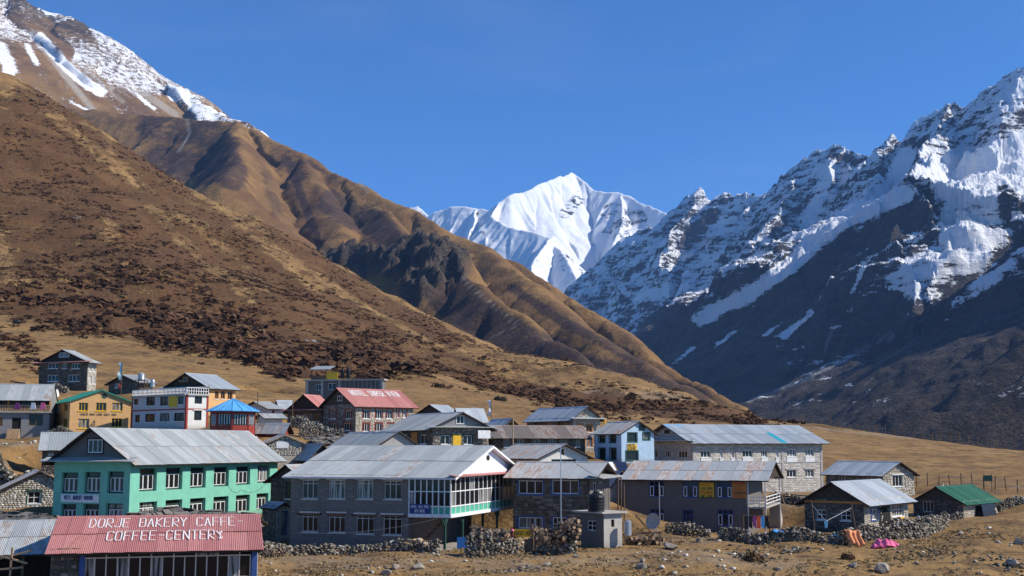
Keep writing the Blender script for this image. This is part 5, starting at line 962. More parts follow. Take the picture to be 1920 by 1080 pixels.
sp = thing('solar_panel', 'white and dark solar water panels behind the rust streaked house', 'solar panel', P(1150, 883, 125), .4)
for x, mt in ((-.6, 'white'), (.9, 'solar')): m = MB(); m.hexa([(x - .65, -.6, 0), (x + .65, -.6, 0), (x + .65, .3, .85), (x - .65, .3, .85), (x - .65, -.63, .05), (x + .65, -.63, .05), (x + .65, .27, .9), (x - .65, .27, .9)]); m.build('collector', M[mt], sp)
m = MB(); m.box(-1.2, -.5, -3, -1.1, .3, 0); m.box(1.3, -.5, -3, 1.4, .3, 0); m.build('stand', M['wood'], sp)
# ================================================================ walls, wood, rocks, plants, fences, washing
_Ys = np.exp(np.linspace(math.log(58), math.log(900), 420))
def gp(px, py):                                  # where the sight line through a photograph pixel meets the ground
    a, b = ray(px, py); z = gz(a * _Ys, _Ys); d = z - b * _Ys; k = np.argmax(d > 0)
    if d[k] <= 0: k = len(_Ys) - 1
    y0, y1 = _Ys[max(k - 1, 0)], _Ys[k]; d0, d1 = d[max(k - 1, 0)], d[k]; Y = y0 + (y1 - y0) * (-d0 / (d1 - d0 + 1e-9)) if k else y1
    return Vector((a * Y, Y, b * Y))
def gpy(px, Y):
    a, _ = ray(px, 900); return Vector((a * Y, Y, G(a * Y, Y)))
def dry_wall(label, pts, hgt, mat='wallstone', size=.22, width=.55, tops=40, group='dry stone walls', name='stone_wall'):
    P_ = [p if isinstance(p, Vector) else gpy(*p) for p in pts]; o = P_[0].copy(); root = thing(name, label, 'stone wall', o, 0, group); it = []; top = []
    seg = [(a, b, (b - a).length) for a, b in zip(P_[:-1], P_[1:])]; hs = hgt if isinstance(hgt, (list, tuple)) else [hgt] * len(P_); s_all = sum(l for _, _, l in seg); done = 0
    for i, (a, b, L) in enumerate(seg):
        d = (b - a).normalized(); nrm = Vector((-d.y, d.x, 0)); n = max(2, int(L / (size * .8)))
        for k in range(n):
            t = (k + rnd.random() * .8) / n; p = a.lerp(b, t); zg = G(p.x, p.y); H = (hs[i] + (hs[i + 1] - hs[i]) * t) * (1 + .16 * math.sin((done + L * t) * 1.3) + rnd.uniform(-.08, .08)); r_ = 0; z = -.15
            while z < H:
                w_ = width * (1 - .35 * z / max(H, .1))
                for sg in (-1, 1) if H - z > size * .7 else (0,):
                    q = p + nrm * (sg * w_ / 2 + rnd.uniform(-.07, .07)) - o + d * rnd.uniform(-.1, .1); sz = size * rnd.uniform(.6, 1.45)
                    it.append(((q.x, q.y, zg + z + size * .35 - o.z), (sz * 1.25, sz, sz * .75), rnd.uniform(0, 3.14), rnd.uniform(-.4, .4)))
                z += size * .52
            if rnd.random() < tops * size * .8 / s_all: top.append((Vector((p.x, p.y, zg + H + size * .25)) - o, size * rnd.uniform(1., 1.5)))
        done += L
    joined('rubble', it, M[mat], root)
    for j, (q, sz) in enumerate(top):
        ob = link('stone', stone_mesh(j % 10, M[mat], mat), root); ob.location = q; ob.scale = (sz * 1.3, sz, sz * .75); ob.rotation_euler = (0, 0, rnd.uniform(0, 3))
    return root
dry_wall('low pale rubble wall running along the front of the central lodge', [(478, 84), (545, 86.5), (640, 87.5), (740, 88), (826, 87)], [.95, .8, .62, .7, 1.05])
dry_wall('short high rubble wall topped with dark firewood beside the lodge posts', [(876, 85.5), (930, 86), (976, 87)], [1.35, 1.5, 1.1], tops=14)
dry_wall('broken rubble wall under the big firewood stack left of the concrete hut', [(984, 88), (1030, 88.5), (1082, 88)], [.95, 1.2, 1.0], tops=16)
dry_wall('long rubble wall in front of the stone cottage with blankets on it', [(1346, 98), (1420, 95.5), (1500, 95), (1580, 94), (1660, 95), (1720, 97), (1768, 102)], [.9, .85, .8, .95, .95, 1.0, 1.1], tops=60, size=.24)
dry_wall('rubble wall climbing from the cottage towards the green roofed house', [(1668, 103), (1730, 107), (1800, 109)], [.8, .7, .7], tops=20)
dry_wall('mound of white topped rubble behind the satellite dish', [(1248, 104), (1290, 103.5), (1328, 103)], [.75, .95, .7], tops=24)
dry_wall('tall sunlit retaining wall of pale stones at the left edge', [(-30, 122), (30, 121), (78, 122)], [2.0, 2.1, 1.9], size=.36, width=.9, tops=10)
dry_wall('low terrace wall of pale stones behind the hotel stair', [(1440, 128), (1490, 127), (1512, 126)], [.8, .9, .8], tops=10)
dry_wall('loose stone pile by the corner of the apricot guest house', [(84, 149), (110, 149), (134, 149)], [.5, .9, .5], tops=10)
dry_wall('stone pile beside the house high on the slope', [(86, 186), (105, 184), (122, 184)], [.9, 1.1, .8], tops=8)
dry_wall('broken wall of grey stones at the far right behind the green roofed house', [(1868, 122), (1900, 123), (1960, 123)], [.5, .7, .5], tops=14)
dry_wall('tumbled stone heap in front of the red roofed hotel', [(560, 142), (600, 143), (640, 143)], [1.3, 1.7, 1.2], mat='stone', tops=10)
dry_wall('stone heap beside the stone walled hut below the dark gabled teahouse', [(543, 152), (570, 152), (585, 151)], [1.2, 1.3, .8], mat='stone', tops=8)
# slate roofed ruins behind the bakery
def slate_roof(label, pts, w_, n, seed):
    P0, P1 = [P(*q) for q in pts]; r = random.Random(seed); root = thing('slate_shed', label, 'shed', P0, math.atan2((P1 - P0).y, (P1 - P0).x), None); L = math.hypot((P1 - P0).x, (P1 - P0).y); dz = P1.z - P0.z
    m = MB(); m.hexa([(0, -w_, -.8), (L, -w_, dz - .8), (L, w_, dz - .8), (0, w_, -.8), (0, -.1, -.15), (L, -.1, dz - .15), (L, .1, dz - .15), (0, .1, -.15)]); m.build('roof_bed', M['mortar'], root)
    for k in range(n):
        t = r.random(); y = r.uniform(-w_, w_); ob = link('slate', cached(('sl', k % 4), lambda: slate_mesh(k % 4)), root); ob.location = (t * L, y, -.12 + t * dz - .68 * abs(y) / w_ * 1. + .09 + r.uniform(0, .06)); ob.rotation_euler = (-math.copysign(.62 / w_ * .9, y) if False else math.copysign(math.atan(.65 / w_), -y) , r.uniform(-.08, .08), r.uniform(-.3, .3)); ob.scale = (r.uniform(.6, 1.1), r.uniform(.5, .9), 1)
    return root
def slate_mesh(k):
    r = random.Random(k); m = MB(); p = [(-.5 + r.uniform(-.06, .06), -.4, 0), (.5, -.42 + r.uniform(-.08, .08), 0), (.46, .4, 0), (-.48, .42 + r.uniform(-.08, .08), 0)]; m.hexa(p + [(a, b, .05) for a, b, _ in p])
    q = m.mesh('slate'); q.materials.append(M['slate']); q.attributes.new('rnd', 'FLOAT', 'POINT').data.foreach_set('value', [r.random()] * len(q.vertices)); return q
slate_roof('ragged slate roof with a stone chimney pipe behind the bakery', [(236, 968, 76), (330, 952, 78)], 1.6, 80, 1); slate_roof('sagging slate roof below the mint green guest house windows', [(322, 955, 79), (478, 966, 78)], 1.7, 120, 2)
slate_roof('slate roof of the sheds at the left edge', [(-20, 960, 88), (102, 966, 84)], 2.0, 110, 3); slate_roof('stone slab roof in the hollow behind the grey roofed houses', [(572, 821, 138), (652, 812, 142)], 2.4, 110, 4)
# ---------------------------------------------------------------- firewood
def log_mesh():
    m = MB(); m.bar((0, -.4, 0), (0, .4, 0), .5, 9, .46); q = m.mesh('log'); q.materials.append(M['logwood']); return q
t = NT('split_logs'); oi = t.n('ObjectInfo').outputs['Random']; g_ = t.n('TexCoord').outputs['Normal']; sx = t.n('SeparateXYZ'); t.l(g_, sx.inputs[0]); e_ = t.step(t.math('ABSOLUTE', sx.outputs[1]), .8, .95)
t.col(t.mix(e_, t.mix(oi, (.06, .045, .035), (.15, .11, .08)), t.mix(oi, (.22, .13, .075), (.42, .29, .18)))); M['logwood'] = t.m
LM = log_mesh()
def woodpile(label, a, b, hgt, n, base=.8, seed=1, r0=.1):
    r = random.Random(seed); A_, B_ = gpy(*a), gpy(*b); root = thing('firewood_stack', label, 'firewood', A_, math.atan2((B_ - A_).y, (B_ - A_).x), 'firewood stacks'); L = (B_ - A_).length
    for k in range(n):
        x = r.uniform(0, L); top = hgt * (.75 + .25 * math.sin(x * 1.7 + seed)); z = base + (r.random() ** .8) * top; ob = link('log', LM, root); rr = r0 * r.uniform(.8, 1.5); ob.location = (x, r.uniform(-.35, .15), z); ob.scale = (rr * 2, 1.0, rr * 2); ob.rotation_euler = (r.uniform(-.35, .5), 0, r.uniform(-.8, .8))
woodpile('dark firewood piled on the rubble wall beside the lodge posts', (884, 86.2), (948, 86.4), .95, 90, 1.2, 2); woodpile('large stack of split firewood left of the concrete hut', (996, 88.2), (1082, 88.2), 1.45, 170, 1.0, 3)
woodpile('loose kindling heap at the left end of the front wall', (500, 83), (535, 84), .3, 60, .1, 5, .05); woodpile('grey timber and logs stacked between the concrete hut and the satellite dish', (1172, 95), (1238, 96), .55, 40, .1, 7, .12)
for i, (px_, py_, Y, r_) in enumerate(((758, 1023, 87.5, .27), (772, 1019, 87.8, .30), (784, 1025, 87.6, .25))):
    m = MB(); m.bar((0, 0, 0), (.5, 1.3, 0), r_, 16, r_ * .95); o = m.build('log', M['paleWood']); o.location = P(px_, py_, Y); setp(o, ('left', 'topmost middle', 'right')[i] + ' of three thick sawn logs lying on the front rubble wall', 'log', 'sawn logs on the wall')
# timber frame leaning beside the dish
o = thing('timber_rack', 'rough grey timber rack with leaning pole beside the satellite dish', 'rack', gpy(1195, 94), .1)
for a, b_ in (((-1.2, 0, .9), (1.9, .1, 1.0)), ((-1, 0, -.1), (-1, 0, 1.)), ((1.6, 0, -.1), (1.7, 0, 1.1)), ((.4, .2, 0), (1.2, .1, .9)), ((-.2, -.1, 2.3), (1.1, 0, .9)), ((-.8, .2, .35), (1.6, .2, .4))):
    m = MB(); m.beam(a, b_, .12, .12); m.build('pole', M['wood'], o)
# satellite dish
dp = P(1226, 978, 96); o = thing('satellite_dish', 'grey satellite dish on the ground in front of the hotel', 'satellite dish', Vector((dp.x, dp.y, G(dp.x, dp.y))), 0)
m = MB(); N = 24; rr_ = .62; ax_ = Vector((-.55, -.78, .25)).normalized(); u_ = ax_.orthogonal().normalized(); v_ = ax_.cross(u_); ce = Vector((0, 0, dp.z - G(dp.x, dp.y)))
for ri in range(4):
    for k in range(N):
        q = []
        for rj, kk in ((ri, k), (ri, k + 1), (ri + 1, k + 1), (ri + 1, k)):
            R_ = rr_ * rj / 4; a_ = 2 * math.pi * kk / N; q.append(ce + (u_ * math.cos(a_) + v_ * math.sin(a_)) * R_ + ax_ * (R_ * R_ * .45))
        m.quad(*q)
m.build('reflector', M['concrete'], o); m = MB(); m.bar(ce - ax_ * .05, ce + ax_ * .5, .02); m.build('feed_arm', M['steel'], o); m = MB(); m.bar((0, .1, -.2), ce - ax_ * .05, .05); m.bar((.6, .3, 0), ce, .03); m.build('mount', M['steel'], o)
# drum beside the hut, bottles by the cottage
def cyl_thing(name, label, cat, p, r_, h_, mat, group=None):
    m = MB(); m.bar((0, 0, 0), (0, 0, h_ * .86), r_, 16); m.bar((0, 0, h_ * .86), (0, 0, h_ * .93), r_, 16, r_ * .5); m.bar((0, 0, h_ * .93), (0, 0, h_), r_ * .35, 10); o = m.build(name, M[mat]); o.location = p; return setp(o, label, cat, group)
cyl_thing('drum', 'upright grey metal drum against the right side of the concrete hut', 'drum', gpy(1176, 91.5) + Vector((0, 0, .9)), .27, 1.15, 'steel'); cyl_thing('gas_bottle', 'left grey gas bottle outside the green roofed house', 'gas bottle', gpy(1719, 108), .17, 1., 'steel', 'gas bottles'); cyl_thing('gas_bottle', 'right, lower grey gas bottle outside the green roofed house', 'gas bottle', gpy(1729, 108), .17, .75, 'steel', 'gas bottles')
# ---------------------------------------------------------------- boulders, each its own stone
def rock_mesh(seed, rough=.35):
    b = bmesh.new(); bmesh.ops.create_icosphere(b, subdivisions=3, radius=.5); r = random.Random(seed); pl = []
    for _ in range(15): n = Vector((r.gauss(0, 1), r.gauss(0, 1), r.gauss(0, 1))).normalized(); pl.append((n, r.uniform(.24, .40)))
    for v in b.verts:
        for n, d in pl:
            e = v.co.dot(n) - d
            if e > 0: v.co -= n * e
    co_ = np.array([v.co[:] for v in b.verts]); nz = fbm(co_[:, 0] * 4 + seed, co_[:, 1] * 4 + co_[:, 2] * 3, 3, 5) * .05
    for v, k in zip(b.verts, nz): v.co *= 1 + k * 1.5
    m = bpy.data.meshes.new('rock'); b.to_mesh(m); b.free(); return m
RM = [rock_mesh(i) for i in range(6)]
def boulder(px_, py_, wpx, hpx, label, mat='rock', i=0, group='boulders on the foreground slope', sink=.25, name='boulder'):
    p = gp(px_, py_); k = p.y / F; me_ = cached(('rk', i % 6, mat), lambda: (lambda q: (q.materials.clear(), q.materials.append(M[mat]), q)[2])(RM[i % 6].copy()))
    o = link(name, me_); o.location = p + Vector((0, 0, hpx * k * (.5 - sink))); o.scale = (wpx * k * 1.1, wpx * k * .8, hpx * k * 1.2); o.rotation_euler = (0, 0, i * 1.3); return setp(o, label, 'boulder', group)
for i, q in enumerate([(785,1066,28,14,'flat grey boulder just below the front rubble wall'),(742,1066,24,11,'pale low boulder left of the flat grey one'),(724,1078,26,12,'half buried boulder at the bottom edge under the front wall'),(1655,1073,44,24,'largest grey white boulder at the bottom right'),(1598,1064,22,14,'round grey boulder left of the largest one'),(1462,1069,16,9,'small low boulder at the bottom edge right of centre'),(1080,1044,16,7,'small pale boulder below the firewood stack'),(1200,1066,24,13,'tilted dark boulder in the middle foreground'),(1206,1054,12,9,'small pale boulder above the tilted dark one'),(1311,1016,18,9,'flat boulder in front of the rubble mound'),(1801,1003,14,11,'white round boulder below the green roofed house'),(1612,1022,12,10,'pale boulder at the foot of the wall under the orange blanket'),(1910,1020,26,14,'dark boulder at the right edge'),(1868,962,12,7,'small boulder right of the green roofed house'),(1900,1062,30,16,'broken pale boulder in the bottom right corner'),(1026,1060,18,9,'pair of small pale stones in the foreground centre'),(1258,1030,34,18,'weathered boulder heap in front of the satellite dish'),(1335,1012,16,6,'thin flat slab right of the rubble mound')]): boulder(*q[:4], q[4], i=i)
def outcrop(px_, py_, wpx, hpx, label, i):
    p = gp(px_, py_); k = p.y / F; r = random.Random(i + 40); it = []
    root = thing('rock_outcrop', label, 'rock', p, 0, 'pale outcrops on the slope')
    for j in range(int(10 + wpx * .9)):
        x, v = r.gauss(0, .24) * wpx * k, r.gauss(0, .25); y = v * hpx * k * 1.8; s_ = r.uniform(.06, .2) * wpx * k * (.6 if j > 6 else 1)
        z = G(p.x + x, p.y + y) - p.z
        if j < 7: o = link('rock', stone_mesh(j % 10, M['whiterock'], 'wr'), root); o.location = (x, y, z + s_ * .1); o.scale = (s_ * 1.6, s_, s_ * .6); o.rotation_euler = (r.uniform(-.2, .2), r.uniform(-.2, .2), r.uniform(0, 3))
        else: it.append(((x, y, z + s_ * .1), (s_ * 1.5, s_, s_ * .6), r.uniform(0, 3), r.uniform(-.3, .3)))
    if it: joined('rubble', it, M['whiterock'], root)
for i, q in enumerate([(590,640,34,20,'upper white rock outcrop on the shrubby slope'),(640,668,46,14,'long white rock outcrop above the unfinished building'),(606,652,20,9,'small white rock outcrop below the upper one'),(706,678,22,10,'left white rock outcrop right of the unfinished building'),(728,688,28,12,'right white rock outcrop of the pair beside the dark shrubs'),(144,408,16,12,'grey outcrop high on the left slope'),(888,764,14,5,'white stone lying in the meadow left of the bluish roof'),(1205,769,16,5,'flat pale stone on the meadow track'),(1000,777,16,4,'low slab in the meadow'),(985,752,9,4,'small pale meadow stone near the dark bush')]): outcrop(*q[:4], q[4], i)
# ---------------------------------------------------------------- shrubs
def spiky(n, seed, wid=.34):
    r = np.random.RandomState(seed); V = []; Fc = []
    for i in range(n):
        d = r.randn(3); d[2] = abs(d[2]) * .7; d /= np.linalg.norm(d); c = d * r.uniform(.25, .5) * np.array([1, 1, .75]); e = np.cross(d, r.randn(3)); e /= np.linalg.norm(e); f = np.cross(d, e)
        w_ = wid * r.uniform(.6, 1.3); k = len(V); V += [c - e * w_ * .6 - f * w_ * .3, c + e * w_ * .6 - f * w_ * .2, c + f * w_ * .7 + d * w_ * .3]; Fc.append((k, k + 1, k + 2))
    return np.array(V), np.array(Fc)
SP = [spiky(15, i) for i in range(6)]; SPB = [spiky(150, 20 + i, .13) for i in range(3)]
M['shrub'] = mat_stone('shrub_leaves', (.045, .022, .012), (.11, .052, .025), (.16, .09, .04)); M['grassy'] = mat_stone('grass_tuft', (.20, .13, .06), (.36, .26, .13)); M['darkbush'] = mat_stone('dark_bush_leaves', (.012, .014, .009), (.045, .04, .022))
rs = np.random.RandomState(5)
def scatter(n, u0, u1, Y0, Y1, dens):
    u = rs.uniform(u0, u1, n); Y = np.exp(rs.uniform(math.log(Y0), math.log(Y1), n)); X = u * Y; Z = gz(X, Y); k = dens(X, Y, Z) > rs.rand(n); return X[k], Y[k], Z[k]
PAT = [(((0,560),(130,575),(300,600),(420,640)),46,.6),(((330,600),(440,650),(540,690),(640,672),(700,690)),26,.85),(((0,600),(60,690)),30,.18),(((200,520),(330,590),(450,640)),50,.7),(((760,690),(800,702)),9,1.)]
def dshr(X, Y, Z):
    px_, py_ = proj(X, Y, Z); cl = sstep(-.12, .28, fbm(X * .045, Y * .03, 3, 44)); a_ = near_shrub(X, Y, Z); b_ = strokes(px_, py_, PAT) * sstep(200, 225, Y)
    return np.clip(np.maximum(a_ * .8, b_), 0, 1) * (.12 + .88 * cl) * (px_ > -60) * (px_ < 1500)
X_, Y_, Z_ = scatter(110000, -.47, .24, 205, 850, dshr)
it = [((x, y, z + .1), (s_, s_, s_ * .6), a_, 0) for x, y, z, s_, a_ in zip(X_, Y_, Z_, np.clip(rs.lognormal(.25, .6, len(X_)), .4, 4.5) * (.85 + 1.1 * strokes(*proj(X_, Y_, Z_), PAT)), rs.rand(len(X_)) * 6.3)]
setp(joined('shrubbery', it, M['shrub'], shapes=SP), 'low russet brown shrubs covering the near hillside', 'shrubs')
def dtuft(X, Y, Z):
    px_, py_ = proj(X, Y, Z); return (py_ > 985) * (py_ < 1100) * sstep(-.3, .4, fbm(X * .2, Y * .2, 3, 47)) * .9
X_, Y_, Z_ = scatter(15000, -.22, .46, 68, 112, dtuft)
setp(joined('grass_tufts', [((x, y, z), (s_, s_, s_ * .7), a_, 0) for x, y, z, s_, a_ in zip(X_, Y_, Z_, rs.uniform(.12, .42, len(X_)), rs.rand(len(X_)) * 6)], M['grassy'], shapes=SP), 'dry grass tufts on the foreground slope', 'grass')
X_, Y_, Z_ = scatter(2600, -.46, .46, 66, 150, lambda X, Y, Z: sstep(-.1, .5, fbm(X * .11, Y * .11, 3, 49)) * .8)
setp(joined('stones', [((x, y, z + s_ * .1), (s_ * 1.3, s_, s_ * .7), a_, .2) for x, y, z, s_, a_ in zip(X_, Y_, Z_, rs.uniform(.3, 1, len(X_)) ** 2.5 * .42 * (Y_ / 90) ** .5 + .05, rs.rand(len(X_)) * 6)], M['stonepale']), 'small loose stones strewn over the village ground', 'stones')
def bush(px_, py_, wpx, hpx, label, mat='darkbush', i=0, group='dark bushes'):
    p = gp(px_, py_); k = p.y / F; it = [((0, 0, 0), (wpx * k, wpx * k * .8, hpx * k * 1.5), i, 0), ((wpx * k * .2, -.1, 0), (wpx * k * .7, wpx * k * .6, hpx * k * 1.2), i + 1, 0), ((-wpx * k * .2, .1, 0), (wpx * k * .7, wpx * k * .6, hpx * k * 1.3), i + 2, 0)]
    o = joined('bush', it, M[mat], kind='thing', shapes=SPB); o.location = p; setp(o, label, 'bush', group)
for i, q in enumerate([(938,751,26,17,'round black green bush standing alone in the meadow'),(982,741,22,7,'low brown bush right of the round meadow bush'),(1412,1052,40,32,'dark tangled bush in the foreground below the rubble wall'),(1590,1048,26,24,'dark brown bush under the orange blanket'),(1002,773,16,9,'small dark bush beside the bluish roof'),(1148,724,16,7,'brown bush on the dark shrub band'),(676,806,12,12,'round green bush against the red roofed hotel'),(966,1000,18,26,'purple brown bush between the lodge and firewood')]): bush(*q[:4], q[4], i=i, mat='darkbush' if i in (0, 4, 6) else 'shrub')
# yak on the left slope
yp = gp(31, 610); o = thing('yak', 'black yak grazing on the left slope', 'yak', yp, .6); m = bpy.data.meshes.new('body'); bb = bmesh.new()
bmesh.ops.create_icosphere(bb, subdivisions=3, radius=1)
for v in bb.verts: x, y, z = v.co; v.co = Vector((x * 1.0, y * .42, z * .5 + .95 + .16 * math.exp(-((x - .45) / .3) ** 2) * (z > 0) - .1 * (z < 0)))
for xx in (-.7, .65):
    for yy in (-.22, .22): bmesh.ops.create_cone(bb, segments=8, radius1=.09, radius2=.14, depth=.8, matrix=Matrix.Translation((xx, yy, .38)), cap_ends=True)
bmesh.ops.create_icosphere(bb, subdivisions=2, radius=.27, matrix=Matrix.Translation((1.2, 0, .75)) @ Matrix.Diagonal((1.3, .8, .9, 1))); bb.to_mesh(m); bb.free(); link('body', m, o, M['plastic'])
q = MB(); q.bar((1.15, .12, .95), (1.25, .42, 1.2), .04); q.bar((1.15, -.12, .95), (1.25, -.42, 1.2), .04); q.build('horns', M['wood'], o); q = MB(); q.bar((-.98, 0, 1.1), (-1.15, 0, .4), .07, 6, .12); q.build('tail', M['plastic'], o)
# ---------------------------------------------------------------- fences
def fence(label, pxs, pfn, hgt, wires=(0.45, .8), r_=.05, mat='wood'):
    pts = []
    for px_, Y in pxs: pts.append(gpy(px_, Y))
    root = thing('wire_fence', label, 'fence', pts[0], 0, 'wire fences')
    m0 = MB(); m0.bar((0, 0, -.3), (0, 0, 1), r_, 6); pm = m0.mesh('post'); pm.materials.append(M[mat])
    for p in pts: o = link('post', pm, root); o.location = p - pts[0]; o.scale = (1, 1, hgt * rnd.uniform(.85, 1.15)); o.rotation_euler = (rnd.uniform(-.08, .08), rnd.uniform(-.08, .08), 0)
    for w_ in wires:
        m = MB()
        for a, b in zip(pts[:-1], pts[1:]): m.bar(a - pts[0] + Vector((0, 0, hgt * w_)), b - pts[0] + Vector((0, 0, hgt * w_)), .012, 3)
        m.build('wire', M['steel'], root)
fence('line of dark fence posts along the meadow crest at the right', [(1440 + 500 * t, 330 - 100 * t) for t in np.linspace(0, 1, 30)], None, 2.2, r_=.09)
fence('sparse fence posts crossing the meadow behind the long block building', [(1150 + 280 * t, 268 + 55 * t) for t in np.linspace(0, 1, 13)], None, 1.3)
fence('crooked fence around the plot right of the pale stone house', [(1718 + 210 * t, 150 - 14 * t) for t in np.linspace(0, 1, 11)], None, 1.5, r_=.06)
fence('short fence behind the grey slopes above the plastered gable', [(845 + 40 * t, 186) for t in np.linspace(0, 1, 6)], None, 1.2)
# ---------------------------------------------------------------- poles, flags, signs, washing
def pole(px_, py0, py1, Y, label, mat='wood', r_=.05, name='pole', cat='pole'):
    a, b_ = P(px_, py1, Y), P(px_, py0, Y); m = MB(); m.bar((0, 0, 0), (0, 0, b_.z - a.z), r_, 8); o = m.build(name, M[mat]); o.location = a; return setp(o, label, cat)
pole(1052, 838, 985, 89.5, 'tall thin mast rising in front of the rust streaked house', 'steel', .035); pole(962, 784, 833, 128, 'weathered pole with a red foot in front of the long rusted roof', 'paleWood', .06)
pole(1171, 905, 1000, 98, 'dark post at the left end of the yellow sign hotel', 'wood', .05); pole(482, 735, 802, 150, 'dark pole right of the blue roofed pavilion', 'wood', .06)
def flag(px_, py0, py1, Y, label, mats, w_=.55, side=-1):
    a, b_ = P(px_, py1, Y), P(px_, py0, Y); H_ = b_.z - a.z; o = thing('prayer_flag', label, 'prayer flag', a, 0, 'upright prayer flags'); m = MB(); m.bar((0, 0, 0), (0, 0, H_), .05); m.build('pole', M['wood'], o)
    for j, mt in enumerate(mats):
        z0, z1 = H_ * (.18 + .8 * j / len(mats)), H_ * (.18 + .8 * (j + 1) / len(mats)); m = MB(); n = 5
        for k in range(n):
            za, zb_ = z0 + (z1 - z0) * k / n, z0 + (z1 - z0) * (k + 1) / n; xa, xb_ = side * w_ * (.8 + .3 * math.sin(za * 3)), side * w_ * (.8 + .3 * math.sin(zb_ * 3)); m.quad((0, .03 * math.sin(za * 5), za), (xa, .15 * math.sin(za * 4), za), (xb_, .15 * math.sin(zb_ * 4), zb_), (0, .03 * math.sin(zb_ * 5), zb_))
        m.build('cloth', M[mt], o)
flag(227, 679, 740, 168, 'tall blue white and red prayer flag beside the low stone house', ('red', 'white', 'lightblue')); flag(921, 750, 786, 165, 'white prayer flag beside the apricot gabled house', ('white', 'white'), .5); flag(1057, 842, 855, 121, 'tiny dark flag on the white gable', ('darkwood',), .3)
sb = thing('sign_board', 'small dark green board on two poles in the meadow at the right', 'sign', gpy(1852, 138), 0)
zb_ = P(1852, 897, 138).z - sb.location.z
for x in (-.42, .42): m = MB(); m.bar((x, 0, -.3), (x, 0, zb_ + .5), .035); m.build('post', M['wood'], sb)
m = MB(); m.box(-.5, -.05, zb_ - .3, .5, -.02, zb_ + .35); m.build('board', M['dkgreen'], sb)
def cloth(pts_fn, nu, nv, name, label, cat, mat, loc, group=None):
    me_ = bpy.data.meshes.new(name); V = [pts_fn(i / nu, j / nv) for i in range(nu + 1) for j in range(nv + 1)]; me_.from_pydata([tuple(v) for v in V], [], [(i * (nv + 1) + j, (i + 1) * (nv + 1) + j, (i + 1) * (nv + 1) + j + 1, i * (nv + 1) + j + 1) for i in range(nu) for j in range(nv)])
    me_.polygons.foreach_set('use_smooth', [True] * len(me_.polygons)); o = link(name, me_, None, mat); o.location = loc; md = o.modifiers.new('thick', 'SOLIDIFY'); md.thickness = .03; return setp(o, label, cat, group)
M['orangecloth'] = mat_plain('orange_blanket_cloth', (.85, .30, .13), .9); M['pinkcloth'] = mat_plain('pink_blanket_cloth', (.80, .16, .30), .9, .3, 4); M['bluecloth'] = mat_plain('blue_cloth', (.08, .30, .60), .9); M['tealcloth'] = mat_plain('pale_blue_cloth', (.20, .48, .62), .9); M['purple'] = mat_plain('purple_cloth', (.22, .05, .18), .9)
pw = gpy(1590, 93.6); cloth(lambda u, v: (u * 1.0 - .45 + v * .35 + .04 * math.sin(v * 9), .18 - min(v, .25) * 1.6 - max(0, v - .25) * .45 + .05 * math.sin(u * 17 + v * 2), 1.12 + .06 * math.sin(u * 7) - max(0, v - .2) * 1.25 - .05 * math.cos(u * 12) * v), 26, 12, 'blanket', 'orange blanket draped over the rubble wall', 'blanket', M['orangecloth'], pw, 'blankets drying in the sun')
pw = gp(1661, 1026); cloth(lambda u, v: (u * 2.0 - 1, v * .95 - .4, .42 + .10 * math.sin(u * 13 + v * 5) + .09 * math.cos(v * 14 + u * 4) + .06 * math.sin(u * 29) - .5 * (abs(u - .5) * 2) ** 3 - .25 * (v < .2)), 34, 18, 'blanket', 'rumpled pink blanket spread over stones below the wall', 'blanket', M['pinkcloth'], pw, 'blankets drying in the sun')
pw = gpy(1455, 95.3); cloth(lambda u, v: (u * .85 - .4, -.35 + v * .6, .95 - .45 * abs(v - .5) ** 1.2 + .05 * math.sin(u * 9)), 8, 6, 'cloth', 'bright blue cloth on the rubble wall near the outside stair', 'cloth', M['bluecloth'], pw)
pw = gpy(1563, 94.3); cloth(lambda u, v: (u * .5 - .2, -.3 + v * .5, .95 - .4 * abs(v - .5)), 6, 4, 'cloth', 'small pale teal cloth on the wall left of the orange blanket', 'cloth', M['tealcloth'], pw)
wl = gpy(1392, 103); wl.z -= 0; o = thing('washing_line', 'washing line with dark and purple clothes beside the outside stair', 'washing line', wl, .1); m = MB(); m.bar((0, 0, -.3), (0, 0, 2.3), .04); m.bar((2.3, .3, -.3), (2.3, .3, 2.2), .04); m.bar((0, 0, 2.25), (2.3, .3, 2.15), .015); m.build('line_frame', M['wood'], o)
for k, mt in enumerate(('plastic', 'plastic', 'purple', 'redpaint', 'bluecloth', 'plastic')): m = MB(); x = .12 + k * .36; m.hexa([(x, .02 + x * .13, 1.2 + .1 * (k % 3)), (x + .3, .02 + x * .13, 1.15), (x + .3, .05 + x * .13, 1.15), (x, .05 + x * .13, 1.2 + .1 * (k % 3)), (x, .02 + x * .13, 2.22), (x + .3, .02 + x * .13, 2.2), (x + .3, .05 + x * .13, 2.2), (x, .05 + x * .13, 2.22)]); m.build('garment', M[mt], o)
a, b_, c_ = P(1521, 945, 98), P(1549, 977, 97.5), P(1597, 952, 98.5); o = thing('clothes_line', 'sagging line with one pale blue cloth in front of the stone cottage', 'clothes line', gpy(1523, 98), 0); L0 = o.location.copy()
m = MB(); m.bar(a - L0, b_ - L0, .018, 4); m.bar(b_ - L0, c_ - L0, .018, 4); m.build('line', M['paint'], o)
for q in (a, c_): m = MB(); gz_ = G(q.x, q.y); m.bar(Vector((q.x + .3, q.y, gz_ - .2)) - L0, q - L0 + Vector((0, 0, .3)), .04); m.build('post', M['wood'], o)
